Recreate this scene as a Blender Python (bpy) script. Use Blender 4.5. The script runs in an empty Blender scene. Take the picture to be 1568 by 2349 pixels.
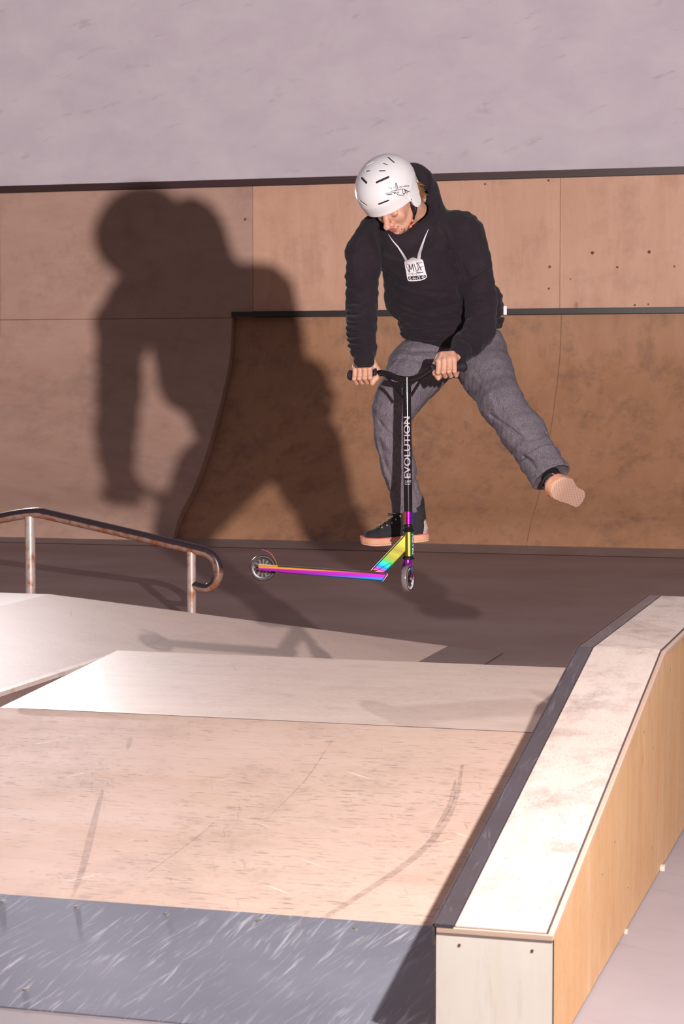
import bpy, bmesh, math, random
import numpy as np
import openvdb
from mathutils import Vector, Matrix
from mathutils.bvhtree import BVHTree

random.seed(7); rng = np.random.default_rng(7)
SC = bpy.context.scene
COL = SC.collection

# ------------------------------------------------------------------ camera
FOC = 4733.0                       # focal length in pixels of the 1568x2349 frame
YAW = math.radians(16.1)
PIT = math.atan((1174.5 - 880) / FOC)
CF = np.array([-math.sin(YAW) * math.cos(PIT), math.cos(YAW) * math.cos(PIT), -math.sin(PIT)])
CR = np.array([math.cos(YAW), math.sin(YAW), 0.0])
CU = np.cross(CR, CF)
CC = np.array([0.0, 0.0, 1.5])
cam_d = bpy.data.cameras.new('camera')
cam = bpy.data.objects.new('camera', cam_d); COL.objects.link(cam)
cam_d.sensor_fit = 'VERTICAL'; cam_d.sensor_height = 36.0; cam_d.sensor_width = 24.03
cam_d.lens = FOC / 2349 * 36.0
cam_d.clip_end = 200
cam.matrix_world = Matrix(((CR[0], CU[0], -CF[0], CC[0]), (CR[1], CU[1], -CF[1], CC[1]), (CR[2], CU[2], -CF[2], CC[2]), (0, 0, 0, 1)))
cam_d.dof.use_dof = True; cam_d.dof.focus_distance = 8.2; cam_d.dof.aperture_fstop = 11
SC.camera = cam

# ------------------------------------------------------------------ light and exposure
SC.view_settings.view_transform = 'Standard'
SC.view_settings.look = 'None'
SC.view_settings.gamma = 1.0
SC.view_settings.use_curve_mapping = False
SC.view_settings.exposure = 0.0
world = bpy.data.worlds.new('hall_ambient'); SC.world = world; world.use_nodes = True
world.node_tree.nodes['Background'].inputs[0].default_value = (0.92, 0.80, 0.86, 1)
world.node_tree.nodes['Background'].inputs[1].default_value = 0.225

def spot(name, loc, target, power, size, blend, radius, color, const=0.0, quad=1.0, lin=0.0):
    l = bpy.data.lights.new(name, 'SPOT')
    l.energy = power; l.spot_size = math.radians(size); l.spot_blend = blend
    l.shadow_soft_size = radius; l.color = color
    l.use_nodes = True
    nt = l.node_tree; em = nt.nodes['Emission']
    fo = nt.nodes.new('ShaderNodeLightFalloff'); fo.inputs['Strength'].default_value = const
    fq = nt.nodes.new('ShaderNodeLightFalloff'); fq.inputs['Strength'].default_value = quad
    ad = nt.nodes.new('ShaderNodeMath'); ad.operation = 'ADD'
    nt.links.new(fo.outputs['Constant'], ad.inputs[0]); nt.links.new(fq.outputs['Quadratic'], ad.inputs[1])
    nt.links.new(ad.outputs[0], em.inputs['Strength'])
    o = bpy.data.objects.new(name, l); COL.objects.link(o)
    o.location = loc
    o.rotation_euler = (Vector(target) - Vector(loc)).to_track_quat('-Z', 'Y').to_euler()
    return o
# photographer's flash on a stand, right of the frame
spot('flash_right', (0.029, 3.744, 2.020), (-2.2, 10.0, 1.2), 36.5, 165, 0.6, 0.035, (1.0, 0.935, 0.915), const=1.0, quad=7.5)
# second flash behind the rider, left of the frame
spot('flash_back_left', (-7.75, 15.9, 2.6), (-3.3, 8.8, 0.45), 20.0, 36, 1.0, 0.05, (1.0, 0.95, 0.97), const=1.0, quad=0.0)

# ------------------------------------------------------------------ helpers
def srgb(r, g, b):
    f = lambda c: ((c / 255 + 0.055) / 1.055) ** 2.4 if c / 255 > 0.04045 else c / 255 / 12.92
    return (f(r), f(g), f(b), 1.0)

def ray(px, py): return CF + CR * (px - 784) / FOC + CU * (1174.5 - py) / FOC
def on_z(px, py, z): r = ray(px, py); return CC + r * (z - CC[2]) / r[2]
def on_y(px, py, y): r = ray(px, py); return CC + r * y / r[1]

# rider frame: axes right / up / towards the photographer, origin 8 m out; S turns a point into local metres
D0 = 8.0
BODY_SIZE = 1.0625            # the rider is a tall adult: the sculpt's units times this
BODY_AT = CC + 8.5 * CF       # where the rider flies, 8.5 m out
def S(px, py, z=0.0):
    d = D0 - z
    return np.array([(px - 784) * d / FOC, (1174.5 - py) * d / FOC, z])
def loc2w(v):
    v = np.asarray(v, dtype=float)
    return BODY_AT + BODY_SIZE * (v[..., 0:1] * CR + v[..., 1:2] * CU - v[..., 2:3] * CF)

def tag(o, label=None, cat=None, group=None, kind=None):
    if label: o['label'] = label
    if cat: o['category'] = cat
    if group: o['group'] = group
    if kind: o['kind'] = kind
    return o

def link_mesh(name, verts, faces, mat, parent=None, origin=None, smooth=False, uvs=None):
    v = np.asarray(verts, dtype=float)
    if parent is not None:
        org = Vector(parent['org'])
    else:
        org = Vector(origin) if origin is not None else Vector((0, 0, 0))
    v = v - np.array(org)
    me = bpy.data.meshes.new(name)
    if isinstance(faces, np.ndarray) and faces.ndim == 2:
        n, k = faces.shape
        me.vertices.add(len(v)); me.vertices.foreach_set('co', v.astype(np.float32).ravel())
        me.loops.add(n * k); me.loops.foreach_set('vertex_index', faces.astype(np.int32).ravel())
        me.polygons.add(n); me.polygons.foreach_set('loop_start', np.arange(0, n * k, k, dtype=np.int32))
        me.update(calc_edges=True)
    else:
        me.from_pydata([tuple(p) for p in v], [], faces)
    me.validate(); me.update()
    if smooth:
        me.polygons.foreach_set('use_smooth', np.ones(len(me.polygons), dtype=bool))
    for m in (mat if isinstance(mat, (list, tuple)) else [mat]): me.materials.append(m)
    o = bpy.data.objects.new(name, me); COL.objects.link(o)
    if parent is not None:
        o.parent = parent
    else:
        o.location = org
    o['org'] = tuple(org)
    return o

def empty(name, loc):
    o = bpy.data.objects.new(name, None); COL.objects.link(o); o.location = loc
    o.empty_display_size = 0.1; o['org'] = tuple(loc)
    return o

def smooth_path(p, n=4):
    p = np.array(p); out = []
    for i in range(len(p) - 1):
        p0, p1, p2, p3 = p[max(i - 1, 0)], p[i], p[i + 1], p[min(i + 2, len(p) - 1)]
        for u in np.linspace(0, 1, n, endpoint=False):
            out.append(0.5 * ((2 * p1) + (-p0 + p2) * u + (2 * p0 - 5 * p1 + 4 * p2 - p3) * u * u + (-p0 + 3 * p1 - 3 * p2 + p3) * u ** 3))
    out.append(p[-1]); return out

class MB:
    """collects boxes, prisms, tubes; build() links them as one mesh object"""
    def __init__(s): s.v = []; s.f = []
    def add(s, v, f):
        n = len(s.v); s.v += [tuple(map(float, p)) for p in v]; s.f += [[i + n for i in q] for q in f]; return s
    def hexa(s, p):   # 8 points: bottom 4 ccw, top 4 ccw
        return s.add(p, [[3, 2, 1, 0], [4, 5, 6, 7], [0, 1, 5, 4], [1, 2, 6, 5], [2, 3, 7, 6], [3, 0, 4, 7]])
    def box(s, a, b):
        (x0, y0, z0), (x1, y1, z1) = a, b
        return s.hexa([(x0, y0, z0), (x1, y0, z0), (x1, y1, z0), (x0, y1, z0), (x0, y0, z1), (x1, y0, z1), (x1, y1, z1), (x0, y1, z1)])
    def prism(s, poly, ax, lo, hi):   # poly = 2D points, extruded along axis ax (0 x, 1 y, 2 z)
        n = len(poly)
        def P(q, h):
            c = list(q); c.insert(ax, h); return tuple(c)
        v = [P(q, lo) for q in poly] + [P(q, hi) for q in poly]
        return s.add(v, [list(range(n))[::-1], list(range(n, 2 * n))] + [[i, (i + 1) % n, (i + 1) % n + n, i + n] for i in range(n)])
    def tube(s, pts, r, n=20, caps=True):
        pts = [np.array(p, float) for p in pts]
        rr = r if isinstance(r, (list, tuple)) else [r] * len(pts)
        t0 = pts[1] - pts[0]; t0 /= np.linalg.norm(t0)
        a = np.cross(t0, [0.31, 0.17, 0.93]); a /= np.linalg.norm(a)
        base = len(s.v); V = []
        for i, p in enumerate(pts):
            t = (pts[min(i + 1, len(pts) - 1)] - pts[max(i - 1, 0)]); t /= np.linalg.norm(t)
            a = a - t * np.dot(a, t); a /= np.linalg.norm(a); b = np.cross(t, a)
            for k in range(n):
                an = 2 * math.pi * k / n
                V.append(p + rr[i] * (math.cos(an) * a + math.sin(an) * b))
        F = [[i * n + k, i * n + (k + 1) % n, (i + 1) * n + (k + 1) % n, (i + 1) * n + k] for i in range(len(pts) - 1) for k in range(n)]
        if caps:
            F.append(list(range(n))[::-1]); F.append([(len(pts) - 1) * n + k for k in range(n)])
        return s.add(V, F)
    def lathe(s, c, axis, prof, n=32, ref=(0.2, 0.3, 0.9)):   # prof: (offset along axis, radius)
        c = np.array(c, float); ax = np.array(axis, float); ax /= np.linalg.norm(ax)
        a = np.cross(ax, ref); a /= np.linalg.norm(a); b = np.cross(ax, a); V = []
        for (h, r) in prof:
            for k in range(n):
                an = 2 * math.pi * k / n
                V.append(c + ax * h + r * (math.cos(an) * a + math.sin(an) * b))
        m = len(prof)
        F = [[i * n + k, i * n + (k + 1) % n, (i + 1) * n + (k + 1) % n, (i + 1) * n + k] for i in range(m - 1) for k in range(n)]
        F.append(list(range(n))[::-1]); F.append([(m - 1) * n + k for k in range(n)])
        return s.add(V, F)
    def ring(s, c, axis, prof, n=40):     # closed profile loop (offset, radius) revolved
        c = np.array(c, float); ax = np.array(axis, float); ax /= np.linalg.norm(ax)
        a = np.cross(ax, (0.2, 0.3, 0.9)); a /= np.linalg.norm(a); b = np.cross(ax, a); V = []
        for (h, r) in prof:
            for k in range(n):
                an = 2 * math.pi * k / n
                V.append(c + ax * h + r * (math.cos(an) * a + math.sin(an) * b))
        m = len(prof)
        F = [[i * n + k, i * n + (k + 1) % n, ((i + 1) % m) * n + (k + 1) % n, ((i + 1) % m) * n + k] for i in range(m) for k in range(n)]
        return s.add(V, F)
    def build(s, name, mat, parent=None, origin=None, smooth=None, bevel=0.0, local=False):
        v = np.array(s.v)
        if local: v = loc2w(v)
        o = link_mesh(name, v, s.f, mat, parent, origin)
        bm = bmesh.new(); bm.from_mesh(o.data)
        bmesh.ops.recalc_face_normals(bm, faces=bm.faces)
        if smooth is not None:
            for f in bm.faces: f.smooth = True
            for e in bm.edges:
                if len(e.link_faces) == 2 and e.calc_face_angle(0) > math.radians(smooth): e.smooth = False
        bm.to_mesh(o.data); bm.free()
        if bevel:
            m = o.modifiers.new('bevel', 'BEVEL'); m.width = bevel; m.segments = 2; m.limit_method = 'ANGLE'; m.angle_limit = math.radians(35)
        return o

# ------------------------------------------------------------------ materials
class NT:
    def __init__(s, name):
        s.m = bpy.data.materials.new(name); s.m.use_nodes = True
        s.t = s.m.node_tree; s.b = s.t.nodes['Principled BSDF']
        s.tc = s.t.nodes.new('ShaderNodeTexCoord')
    def n(s, typ, **kw):
        o = s.t.nodes.new(typ)
        for k, v in kw.items(): setattr(o, k, v)
        return o
    def l(s, a, b): s.t.links.new(a, b)
    def mapping(s, scale=(1, 1, 1), rot=(0, 0, 0), loc=(0, 0, 0)):
        src = s.tc.outputs['Object']
        if any(rot):
            r = s.n('ShaderNodeMapping'); r.inputs['Rotation'].default_value = rot; s.l(src, r.inputs['Vector']); src = r.outputs[0]
        m = s.n('ShaderNodeMapping'); m.inputs['Scale'].default_value = scale; m.inputs['Location'].default_value = loc
        s.l(src, m.inputs['Vector']); return m.outputs[0]
    def noise(s, vec, scale=5, detail=4, rough=0.55, dist=0.0):
        o = s.n('ShaderNodeTexNoise'); o.inputs['Scale'].default_value = scale; o.inputs['Detail'].default_value = detail
        o.inputs['Roughness'].default_value = rough; o.inputs['Distortion'].default_value = dist
        if vec is not None: s.l(vec, o.inputs['Vector'])
        return o.outputs[0]
    def voro(s, vec, scale=5, feature='F1', rand=1.0):
        o = s.n('ShaderNodeTexVoronoi'); o.feature = feature; o.inputs['Scale'].default_value = scale; o.inputs['Randomness'].default_value = rand
        if vec is not None: s.l(vec, o.inputs['Vector'])
        return o
    def ramp(s, fac, stops):
        o = s.n('ShaderNodeValToRGB'); e = o.color_ramp.elements
        while len(e) > 1: e.remove(e[-1])
        e[0].position = stops[0][0]; e[0].color = stops[0][1] if isinstance(stops[0][1], tuple) else (stops[0][1],) * 3 + (1,)
        for p, c in stops[1:]:
            q = e.new(p); q.color = c if isinstance(c, tuple) else (c,) * 3 + (1,)
        s.l(fac, o.inputs[0]); return o.outputs[0]
    def mix(s, fac, a, b, mode='MIX'):
        o = s.n('ShaderNodeMix'); o.data_type = 'RGBA'; o.blend_type = mode
        for sock, v in ((o.inputs[0], fac), (o.inputs[6], a), (o.inputs[7], b)):
            if isinstance(v, (int, float)): sock.default_value = v
            elif isinstance(v, tuple): sock.default_value = v
            else: s.l(v, sock)
        return o.outputs[2]
    def math(s, op, a, b=0.0):
        o = s.n('ShaderNodeMath'); o.operation = op
        for sock, v in ((o.inputs[0], a), (o.inputs[1], b)):
            if isinstance(v, (int, float)): sock.default_value = v
            else: s.l(v, sock)
        return o.outputs[0]
    def bump(s, h, strength=0.3, dist=0.005):
        o = s.n('ShaderNodeBump'); o.inputs['Strength'].default_value = strength; o.inputs['Distance'].default_value = dist
        s.l(h, o.inputs['Height']); s.l(o.outputs[0], s.b.inputs['Normal'])
    def out(s, col=None, rough=0.6, metal=0.0, spec=0.5):
        if col is not None:
            if isinstance(col, tuple): s.b.inputs['Base Color'].default_value = col
            else: s.l(col, s.b.inputs['Base Color'])
        if isinstance(rough, (int, float)): s.b.inputs['Roughness'].default_value = rough
        else: s.l(rough, s.b.inputs['Roughness'])
        s.b.inputs['Metallic'].default_value = metal
        s.b.inputs['Specular IOR Level'].default_value = spec
        return s.m

def plain(name, c, rough=0.6, metal=0.0, spec=0.5, nscale=40, namt=0.12):
    t = NT(name)
    f = t.noise(t.mapping(), nscale, 3)
    dark = tuple(x * (1 - namt * 2) for x in c[:3]) + (1,)
    return t.out(t.mix(f, dark, tuple(min(1, x * (1 + namt)) for x in c[:3]) + (1,)), rough, metal, spec)

def plywood(name, base, tint, fleck, grain='X', rot=0.0, dirt=0.25, knots=True, rough=0.55, scale=1.0, scratch=0.2, bump=0.15, spec=0.35, fs=22.0, famt=0.6, spots=0.0):
    t = NT(name)
    st = {'X': (1, 7, 7), 'Y': (7, 1, 7), 'Z': (7, 7, 1)}[grain]
    m = t.mapping(tuple(a * scale for a in st), (0, 0, rot))
    m1 = t.mapping((1, 1, 1))
    big = t.noise(m1, 1.3 * scale, 4, 0.6)
    fig = t.noise(m, 1.1, 6, 0.65, 0.6)
    col = t.mix(t.ramp(fig, [(0.3, 0.0), (0.7, 1.0)]), base, tint)
    col = t.mix(t.ramp(big, [(0.42, 0.0), (0.72, 0.55)]), col, tint)
    fl = t.noise(m, fs, 3, 0.6, 0.3)                      # short dark dashes
    gt = t.ramp(t.noise(m1, 2.1, 3), [(0.35, 0.35), (0.65, 1.0)])
    fm = t.math('MULTIPLY', t.ramp(fl, [(0.57, 0.0), (0.70, famt)]), gt)
    col = t.mix(fm, col, fleck)
    dn = t.noise(m1, 3.3 * scale, 8, 0.72)                 # grime
    col = t.mix(t.math('MULTIPLY', t.ramp(dn, [(0.5, 0.0), (0.78, 1.0)]), dirt), col, fleck)
    if spots:
        for k, (sc_v, th) in enumerate(((11, .10), (5.5, .07), (26, .13))):
            vv = t.voro(t.mapping((sc_v, sc_v * 1.7, sc_v), (0, 0, 0.2 * k), (k, 3 * k, 0)), 1.0)
            gg = t.ramp(t.noise(m1, 1.7 + k, 2), [(0.45, 0.0), (0.6, 1.0)])
            col = t.mix(t.math('MULTIPLY', t.math('MULTIPLY', t.ramp(vv.outputs['Distance'], [(th, 1.0), (th * 2.2, 0.0)]), gg), spots), col, (fleck[0] * 1.25, fleck[1] * 1.25, fleck[2] * 1.3, 1))
    if scratch:
        for k, rz in enumerate((0.5, 1.15, -0.7)):
            ms = t.mapping((1.2, 60, 30), (0, 0, rz), (k * 3.1, k, 0))
            sn = t.noise(ms, 1.0, 2, 0.5)
            gate = t.noise(m1, 1.1 + k, 2)
            a = t.math('MULTIPLY', t.ramp(sn, [(0.70, 0.0), (0.76, 1.0)]), t.ramp(gate, [(0.5, 0.0), (0.62, 1.0)]))
            col = t.mix(t.math('MULTIPLY', a, scratch), col, (0.98, 0.90, 0.85, 1) if k != 1 else fleck)
    if knots:
        mk = t.mapping((1.6 * scale, 2.6 * scale, 2.6 * scale) if grain == 'X' else (2.6 * scale, 2.6 * scale, 1.6 * scale))
        vo = t.voro(mk, 1.0)
        ring = t.noise(m, 5, 3)
        dd = t.math('ADD', vo.outputs['Distance'], t.math('MULTIPLY', ring, 0.05))
        col = t.mix(t.ramp(dd, [(0.045, 0.8), (0.085, 0.0)]), col, (fleck[0] * 0.7, fleck[1] * 0.45, fleck[2] * 0.3, 1))
        col = t.mix(t.ramp(dd, [(0.06, 0.28), (0.22, 0.0)]), col, (tint[0] * .95, tint[1] * 0.75, tint[2] * 0.55, 1))
    if bump: t.bump(fl, bump, 0.004)
    return t.out(col, rough, 0, spec)

M = {}
M['bank'] = plywood('ply_bank', (0.78, 0.585, 0.50, 1), (0.70, 0.49, 0.38, 1), (0.36, 0.25, 0.21, 1), 'X', 0, 0.45, True, 0.5, 1.0, 0.9, fs=16, famt=.95, spots=.5)
M['deck'] = plywood('ply_deck', (0.84, 0.67, 0.58, 1), (0.76, 0.58, 0.49, 1), (0.36, 0.26, 0.22, 1), 'X', 0.05, 0.3, False, 0.5, 1.6, 0.3, fs=20, famt=.8)
M['rear'] = plywood('ply_rear', (0.66, 0.50, 0.43, 1), (0.60, 0.44, 0.37, 1), (0.36, 0.25, 0.21, 1), 'X', 0.6, 0.3, False, 0.6, 1.2, 0.35, fs=14)
M['ledge_top'] = plywood('ply_ledge_top', (0.80, 0.68, 0.61, 1), (0.74, 0.58, 0.50, 1), (0.30, 0.21, 0.19, 1), 'Y', 0, 0.8, False, 0.6, 2.2, 0.5, famt=.8)
M['ledge_side'] = plywood('ply_ledge_side', (0.90, 0.60, 0.35, 1), (0.80, 0.44, 0.19, 1), (0.52, 0.25, 0.10, 1), 'Z', 0, 0.3, True, 0.55, 2.0, 0.0, 0.05)
M['ledge_front'] = plywood('ply_ledge_front', (0.95, 0.91, 0.82, 1), (0.93, 0.84, 0.70, 1), (0.62, 0.42, 0.28, 1), 'Z', 0, 0.1, False, 0.6, 2.0, 0.0, 0.03, fs=3, famt=.2)
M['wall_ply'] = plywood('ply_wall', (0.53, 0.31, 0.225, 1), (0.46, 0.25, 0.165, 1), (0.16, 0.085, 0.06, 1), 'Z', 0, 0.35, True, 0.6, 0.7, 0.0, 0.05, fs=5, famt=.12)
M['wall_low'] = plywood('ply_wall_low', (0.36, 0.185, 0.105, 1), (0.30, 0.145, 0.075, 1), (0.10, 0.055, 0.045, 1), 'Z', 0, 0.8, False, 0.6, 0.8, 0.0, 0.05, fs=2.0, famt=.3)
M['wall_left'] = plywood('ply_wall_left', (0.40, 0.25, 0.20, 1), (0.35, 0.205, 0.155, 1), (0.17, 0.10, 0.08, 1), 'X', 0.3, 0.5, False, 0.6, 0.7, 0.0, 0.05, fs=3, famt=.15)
t = NT('ply_edge')
w = t.n('ShaderNodeTexWave'); w.wave_type = 'BANDS'; w.bands_direction = 'Z'; w.inputs['Scale'].default_value = 90; w.inputs['Distortion'].default_value = 1.0
t.l(t.mapping((1, 1, 1), (-0.2, 0, 0)), w.inputs['Vector'])
M['ply_edge'] = t.out(t.mix(w.outputs['Fac'], (0.62, 0.40, 0.30, 1), (0.85, 0.64, 0.50, 1)), 0.7)
t = NT('white_wall')
a = t.noise(t.mapping((1, 1, 1.6)), 1.6, 7, 0.62, 0.3)
c = t.mix(t.ramp(a, [(0.35, 0.0), (0.7, 1.0)]), (0.44, 0.37, 0.41, 1), (0.50, 0.43, 0.465, 1))
sm = t.noise(t.mapping((1.2, 1, 5), (0, 0.25, 0)), 2.2, 4, 0.6)
c = t.mix(t.ramp(sm, [(0.62, 0.0), (0.76, 0.5)]), c, (0.27, 0.22, 0.24, 1))
t.bump(a, 0.3, 0.02)
M['white_wall'] = t.out(c, 0.85)
t = NT('concrete')
a = t.noise(t.mapping(), 1.1, 8, 0.6); b = t.noise(t.mapping((1, 6, 1), (0, 0, 0.5)), 2.0, 4, 0.6)
c = t.mix(t.ramp(a, [(0.3, 0.0), (0.7, 1.0)]), (0.31, 0.26, 0.27, 1), (0.38, 0.325, 0.34, 1))
c = t.mix(t.ramp(b, [(0.6, 0.0), (0.75, 0.4)]), c, (0.24, 0.17, 0.155, 1))
t.bump(t.noise(t.mapping(), 60, 3), 0.05, 0.002)
M['floor'] = t.out(c, 0.8, 0, 0.15)
t = NT('brown_floor')
a = t.noise(t.mapping(), 0.9, 8, 0.6); b = t.noise(t.mapping((1, 6, 1), (0, 0, 0.5)), 1.5, 5, 0.6)
c = t.mix(t.ramp(a, [(0.3, 0.0), (0.7, 1.0)]), (0.20, 0.125, 0.11, 1), (0.27, 0.185, 0.175, 1))
c = t.mix(t.ramp(b, [(0.6, 0.0), (0.75, 0.4)]), c, (0.15, 0.09, 0.08, 1))
M['floor_back'] = t.out(c, 0.6, 0, 0.3)
def steel(name, base, hi, lo, rot=0.9, rough=0.38, metal=0.35, amt=0.7):
    t = NT(name)
    a = t.noise(t.mapping((1, 1, 1)), 3.0, 5, 0.6)
    c = t.mix(t.ramp(a, [(0.3, 0), (0.7, 1)]), base, lo)
    for k, rz in enumerate((rot, rot + 0.18, rot - 0.12)):
        s1 = t.noise(t.mapping((1.2, 70, 30), (0, 0, rz), (k, 2 * k, 0)), 1.0, 3, 0.6)
        g = t.noise(t.mapping((1, 1, 1), (0, 0, 0), (k * 2, 1, 0)), 2.4, 2)
        m = t.math('MULTIPLY', t.ramp(s1, [(0.58, 0), (0.72, 1)]), t.ramp(g, [(0.45, 0), (0.6, 1)]))
        c = t.mix(t.math('MULTIPLY', m, amt), c, hi)
    return t.out(c, rough, metal, 0.5)
M['kicker'] = steel('steel_kicker', (0.31, 0.315, 0.375, 1), (0.80, 0.77, 0.82, 1), (0.235, 0.24, 0.295, 1), rot=-1.38)
M['angle'] = steel('steel_angle', (0.15, 0.125, 0.145, 1), (0.50, 0.45, 0.47, 1), (0.11, 0.085, 0.09, 1), rot=1.5, rough=0.35, amt=0.35)
M['dark_steel'] = steel('dark_steel_plate', (0.20, 0.145, 0.135, 1), (0.30, 0.24, 0.23, 1), (0.16, 0.11, 0.10, 1), rot=0.3, rough=0.5, metal=0.1, amt=0.2)
t = NT('rubber_scuff')
a = t.noise(t.mapping(), 38, 5, 0.7)
t.l(t.ramp(a, [(0.3, 0.0), (0.7, 0.30)]), t.b.inputs['Alpha'])
M['scuff'] = t.out((0.16, 0.10, 0.10, 1), 0.7)
M['frame_brown'] = plain('brown_frame_ply', (0.30, 0.205, 0.175, 1), 0.7, nscale=6)
M['knot'] = plain('wood_knot', (0.13, 0.055, 0.035, 1), 0.8, nscale=60, namt=.4)
M['dark_joint'] = plain('dark_joint', (0.10, 0.075, 0.08, 1), 0.8)
M['black_steel'] = plain('black_steel', (0.014, 0.008, 0.009, 1), 0.45)
M['maroon_steel'] = plain('maroon_coping', (0.035, 0.010, 0.010, 1), 0.5)
M['screw'] = plain('screw_metal', (0.5, 0.46, 0.42, 1), 0.3, 0.7)
M['screw_hole'] = plain('screw_hole', (0.22, 0.08, 0.04, 1), 0.7)
# worn, rusty rail: dark scuffed top, rusty underside
t = NT('rusty_rail')
ge = t.n('ShaderNodeNewGeometry'); sx = t.n('ShaderNodeSeparateXYZ'); t.l(ge.outputs['Normal'], sx.inputs[0])
a = t.noise(t.mapping(), 22, 6, 0.65)
c = t.mix(t.ramp(a, [(0.42, 0), (0.62, 1)]), (0.46, 0.30, 0.25, 1), (0.42, 0.13, 0.045, 1))
nz = t.math('ADD', sx.outputs[2], t.math('MULTIPLY', a, 0.25))
c = t.mix(t.ramp(nz, [(0.0, 0), (0.25, 1)]), c, (0.045, 0.028, 0.035, 1))
M['rail'] = t.out(c, 0.32, 0.35)
t = NT('worn_post')
a = t.noise(t.mapping((1, 1, 0.5)), 30, 5, 0.6)
M['post'] = t.out(t.mix(t.ramp(a, [(0.48, 0), (0.66, 1)]), (0.62, 0.50, 0.46, 1), (0.45, 0.17, 0.08, 1)), 0.35, 0.35)

# ================================================================== SETTING
tag(MB().box((-30, -6, -0.2), (20, 22, -0.004)).build('floor', M['floor_back']), kind='structure')
tag(MB().box((-30, -6, -0.003), (20, 8.4, 0)).build('floor', M['floor']), kind='structure')
WY = 19.75
tag(MB().box((-30, WY + 0.35, 3.4), (20, WY + 0.6, 9)).build('wall_back', M['white_wall']), kind='structure')

# ---- tall plywood transition in front of the back wall
org = (-6.0, 18.3, 0.0)
wr = empty('wall_ramp', org)
tag(wr, 'tall curved brown plywood transition running along the foot of the white back wall', 'skate ramp')
def curve_prof(pts, n=28):
    p = np.array(pts); t_ = np.linspace(0, len(p) - 1, n); out = []
    for x in t_:                                   # catmull-rom
        i = min(int(x), len(p) - 2); u = x - i
        p0, p1, p2, p3 = p[max(i - 1, 0)], p[i], p[i + 1], p[min(i + 2, len(p) - 1)]
        out.append(0.5 * ((2 * p1) + (-p0 + p2) * u + (2 * p0 - 5 * p1 + 4 * p2 - p3) * u * u + (-p0 + 3 * p1 - 3 * p2 + p3) * u ** 3))
    return [tuple(q) for q in out]
left_prof = curve_prof([(18.02, 0.02), (18.22, 0.26), (18.60, 0.50), (18.98, 0.84), (19.38, 1.31), (19.66, 1.74), (19.75, 2.16)])
right_prof = curve_prof([(18.10, 0.02), (18.33, 0.23), (18.70, 0.46), (19.08, 0.80), (19.48, 1.28), (19.77, 1.74), (19.84, 2.165)])
XE = -6.85
def wallmesh(prof, x0, x1, name, mat, back=20.05):
    poly = prof + [(back, prof[-1][1]), (back, 0.01)]
    return MB().prism(poly, 0, x0, x1).build(name, mat, wr, smooth=20)
xs = [-14.5, -12.0, -9.4, XE]
for i in range(3): wallmesh(left_prof, xs[i] + 0.002, xs[i + 1] - 0.002, 'curved_panel', M['wall_left'])
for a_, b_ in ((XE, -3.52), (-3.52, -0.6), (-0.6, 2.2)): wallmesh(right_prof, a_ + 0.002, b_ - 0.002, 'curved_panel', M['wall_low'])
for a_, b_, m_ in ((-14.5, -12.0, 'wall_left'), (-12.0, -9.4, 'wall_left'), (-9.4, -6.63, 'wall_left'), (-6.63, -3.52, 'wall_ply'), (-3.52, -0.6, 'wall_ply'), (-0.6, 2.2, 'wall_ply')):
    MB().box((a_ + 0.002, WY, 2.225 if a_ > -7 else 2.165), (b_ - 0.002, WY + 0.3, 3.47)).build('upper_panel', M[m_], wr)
for kx, ky, kr in ((1358, 580, .022), (1488, 578, .022), (1415, 613, .015), (1546, 611, .013), (1260, 612, .018), (1257, 414, .015), (1112, 422, .014), (1258, 662, .014), (1455, 700, .014), (1486, 698, .012), (562, 503, .02), (1308, 640, .01)):
    p_ = on_y(kx, ky, WY); kr *= .75
    MB().lathe((p_[0], WY - .0015, p_[2]), (0, 1, 0), [(0, kr * .8), (.001, kr), (.004, kr)], 14).build('knot', M['knot'], wr)
MB().box((-14.5, WY - 0.012, 3.475), (2.2, WY + 0.34, 3.545)).build('coping', M['maroon_steel'], wr)
MB().box((XE, WY - 0.03, 2.17), (2.2, WY + 0.3, 2.22)).build('dark_band', M['black_steel'], wr)
MB().prism([(17.85, 0.001), (18.3, 0.085), (18.3, 0.001)], 0, -14.5, 2.2).build('threshold_plate', M['dark_steel'], wr)

# ================================================================== FUNBOX
SL = 0.40 / (6.37 - 4.465)
def zb(y): return (y - 4.465) * SL
fb = empty('funbox', (-2.1, 6.3, 0))
tag(fb, 'wide pale plywood bank and flat top with grey steel kicker plate, in the foreground', 'skate ramp')
kY = 5.02           # where the kicker plate ends
Lx = lambda y: -3.01 if y <= 6.37 else -3.01 - (y - 6.37) * 0.14
MB().prism([(kY, zb(kY) - 0.012), (kY, zb(kY)), (6.372, 0.40), (6.36, 0.385)], 0, -3.05, -1.075).build('bank_surface', M['bank'], fb)
MB().hexa([(-3.05, 6.374, 0.38), (-1.075, 6.374, 0.38), (-1.075, 7.88, 0.38), (-3.24, 7.88, 0.38), (-3.05, 6.374, 0.40), (-1.075, 6.374, 0.40), (-1.075, 7.88, 0.40), (-3.24, 7.88, 0.40)]).build('top_surface', M['deck'], fb)
MB().prism([(4.6, 0.001), (4.6, 0.01), (6.37, 0.384), (7.86, 0.384), (7.86, 0.001)], 0, -3.03, -1.08).build('frame', M['ledge_side'], fb)
MB().box((-2.98, 6.3705, 0.395), (-1.08, 6.3745, 0.4008)).build('joint_line', M['dark_joint'], fb)
kp = MB().prism([(4.465, 0.0), (4.465, 0.004), (kY + 0.012, zb(kY + 0.012) + 0.004), (kY + 0.012, zb(kY + .012))], 0, -3.05, -1.075).build('kicker_plate', M['kicker'], fb)
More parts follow.
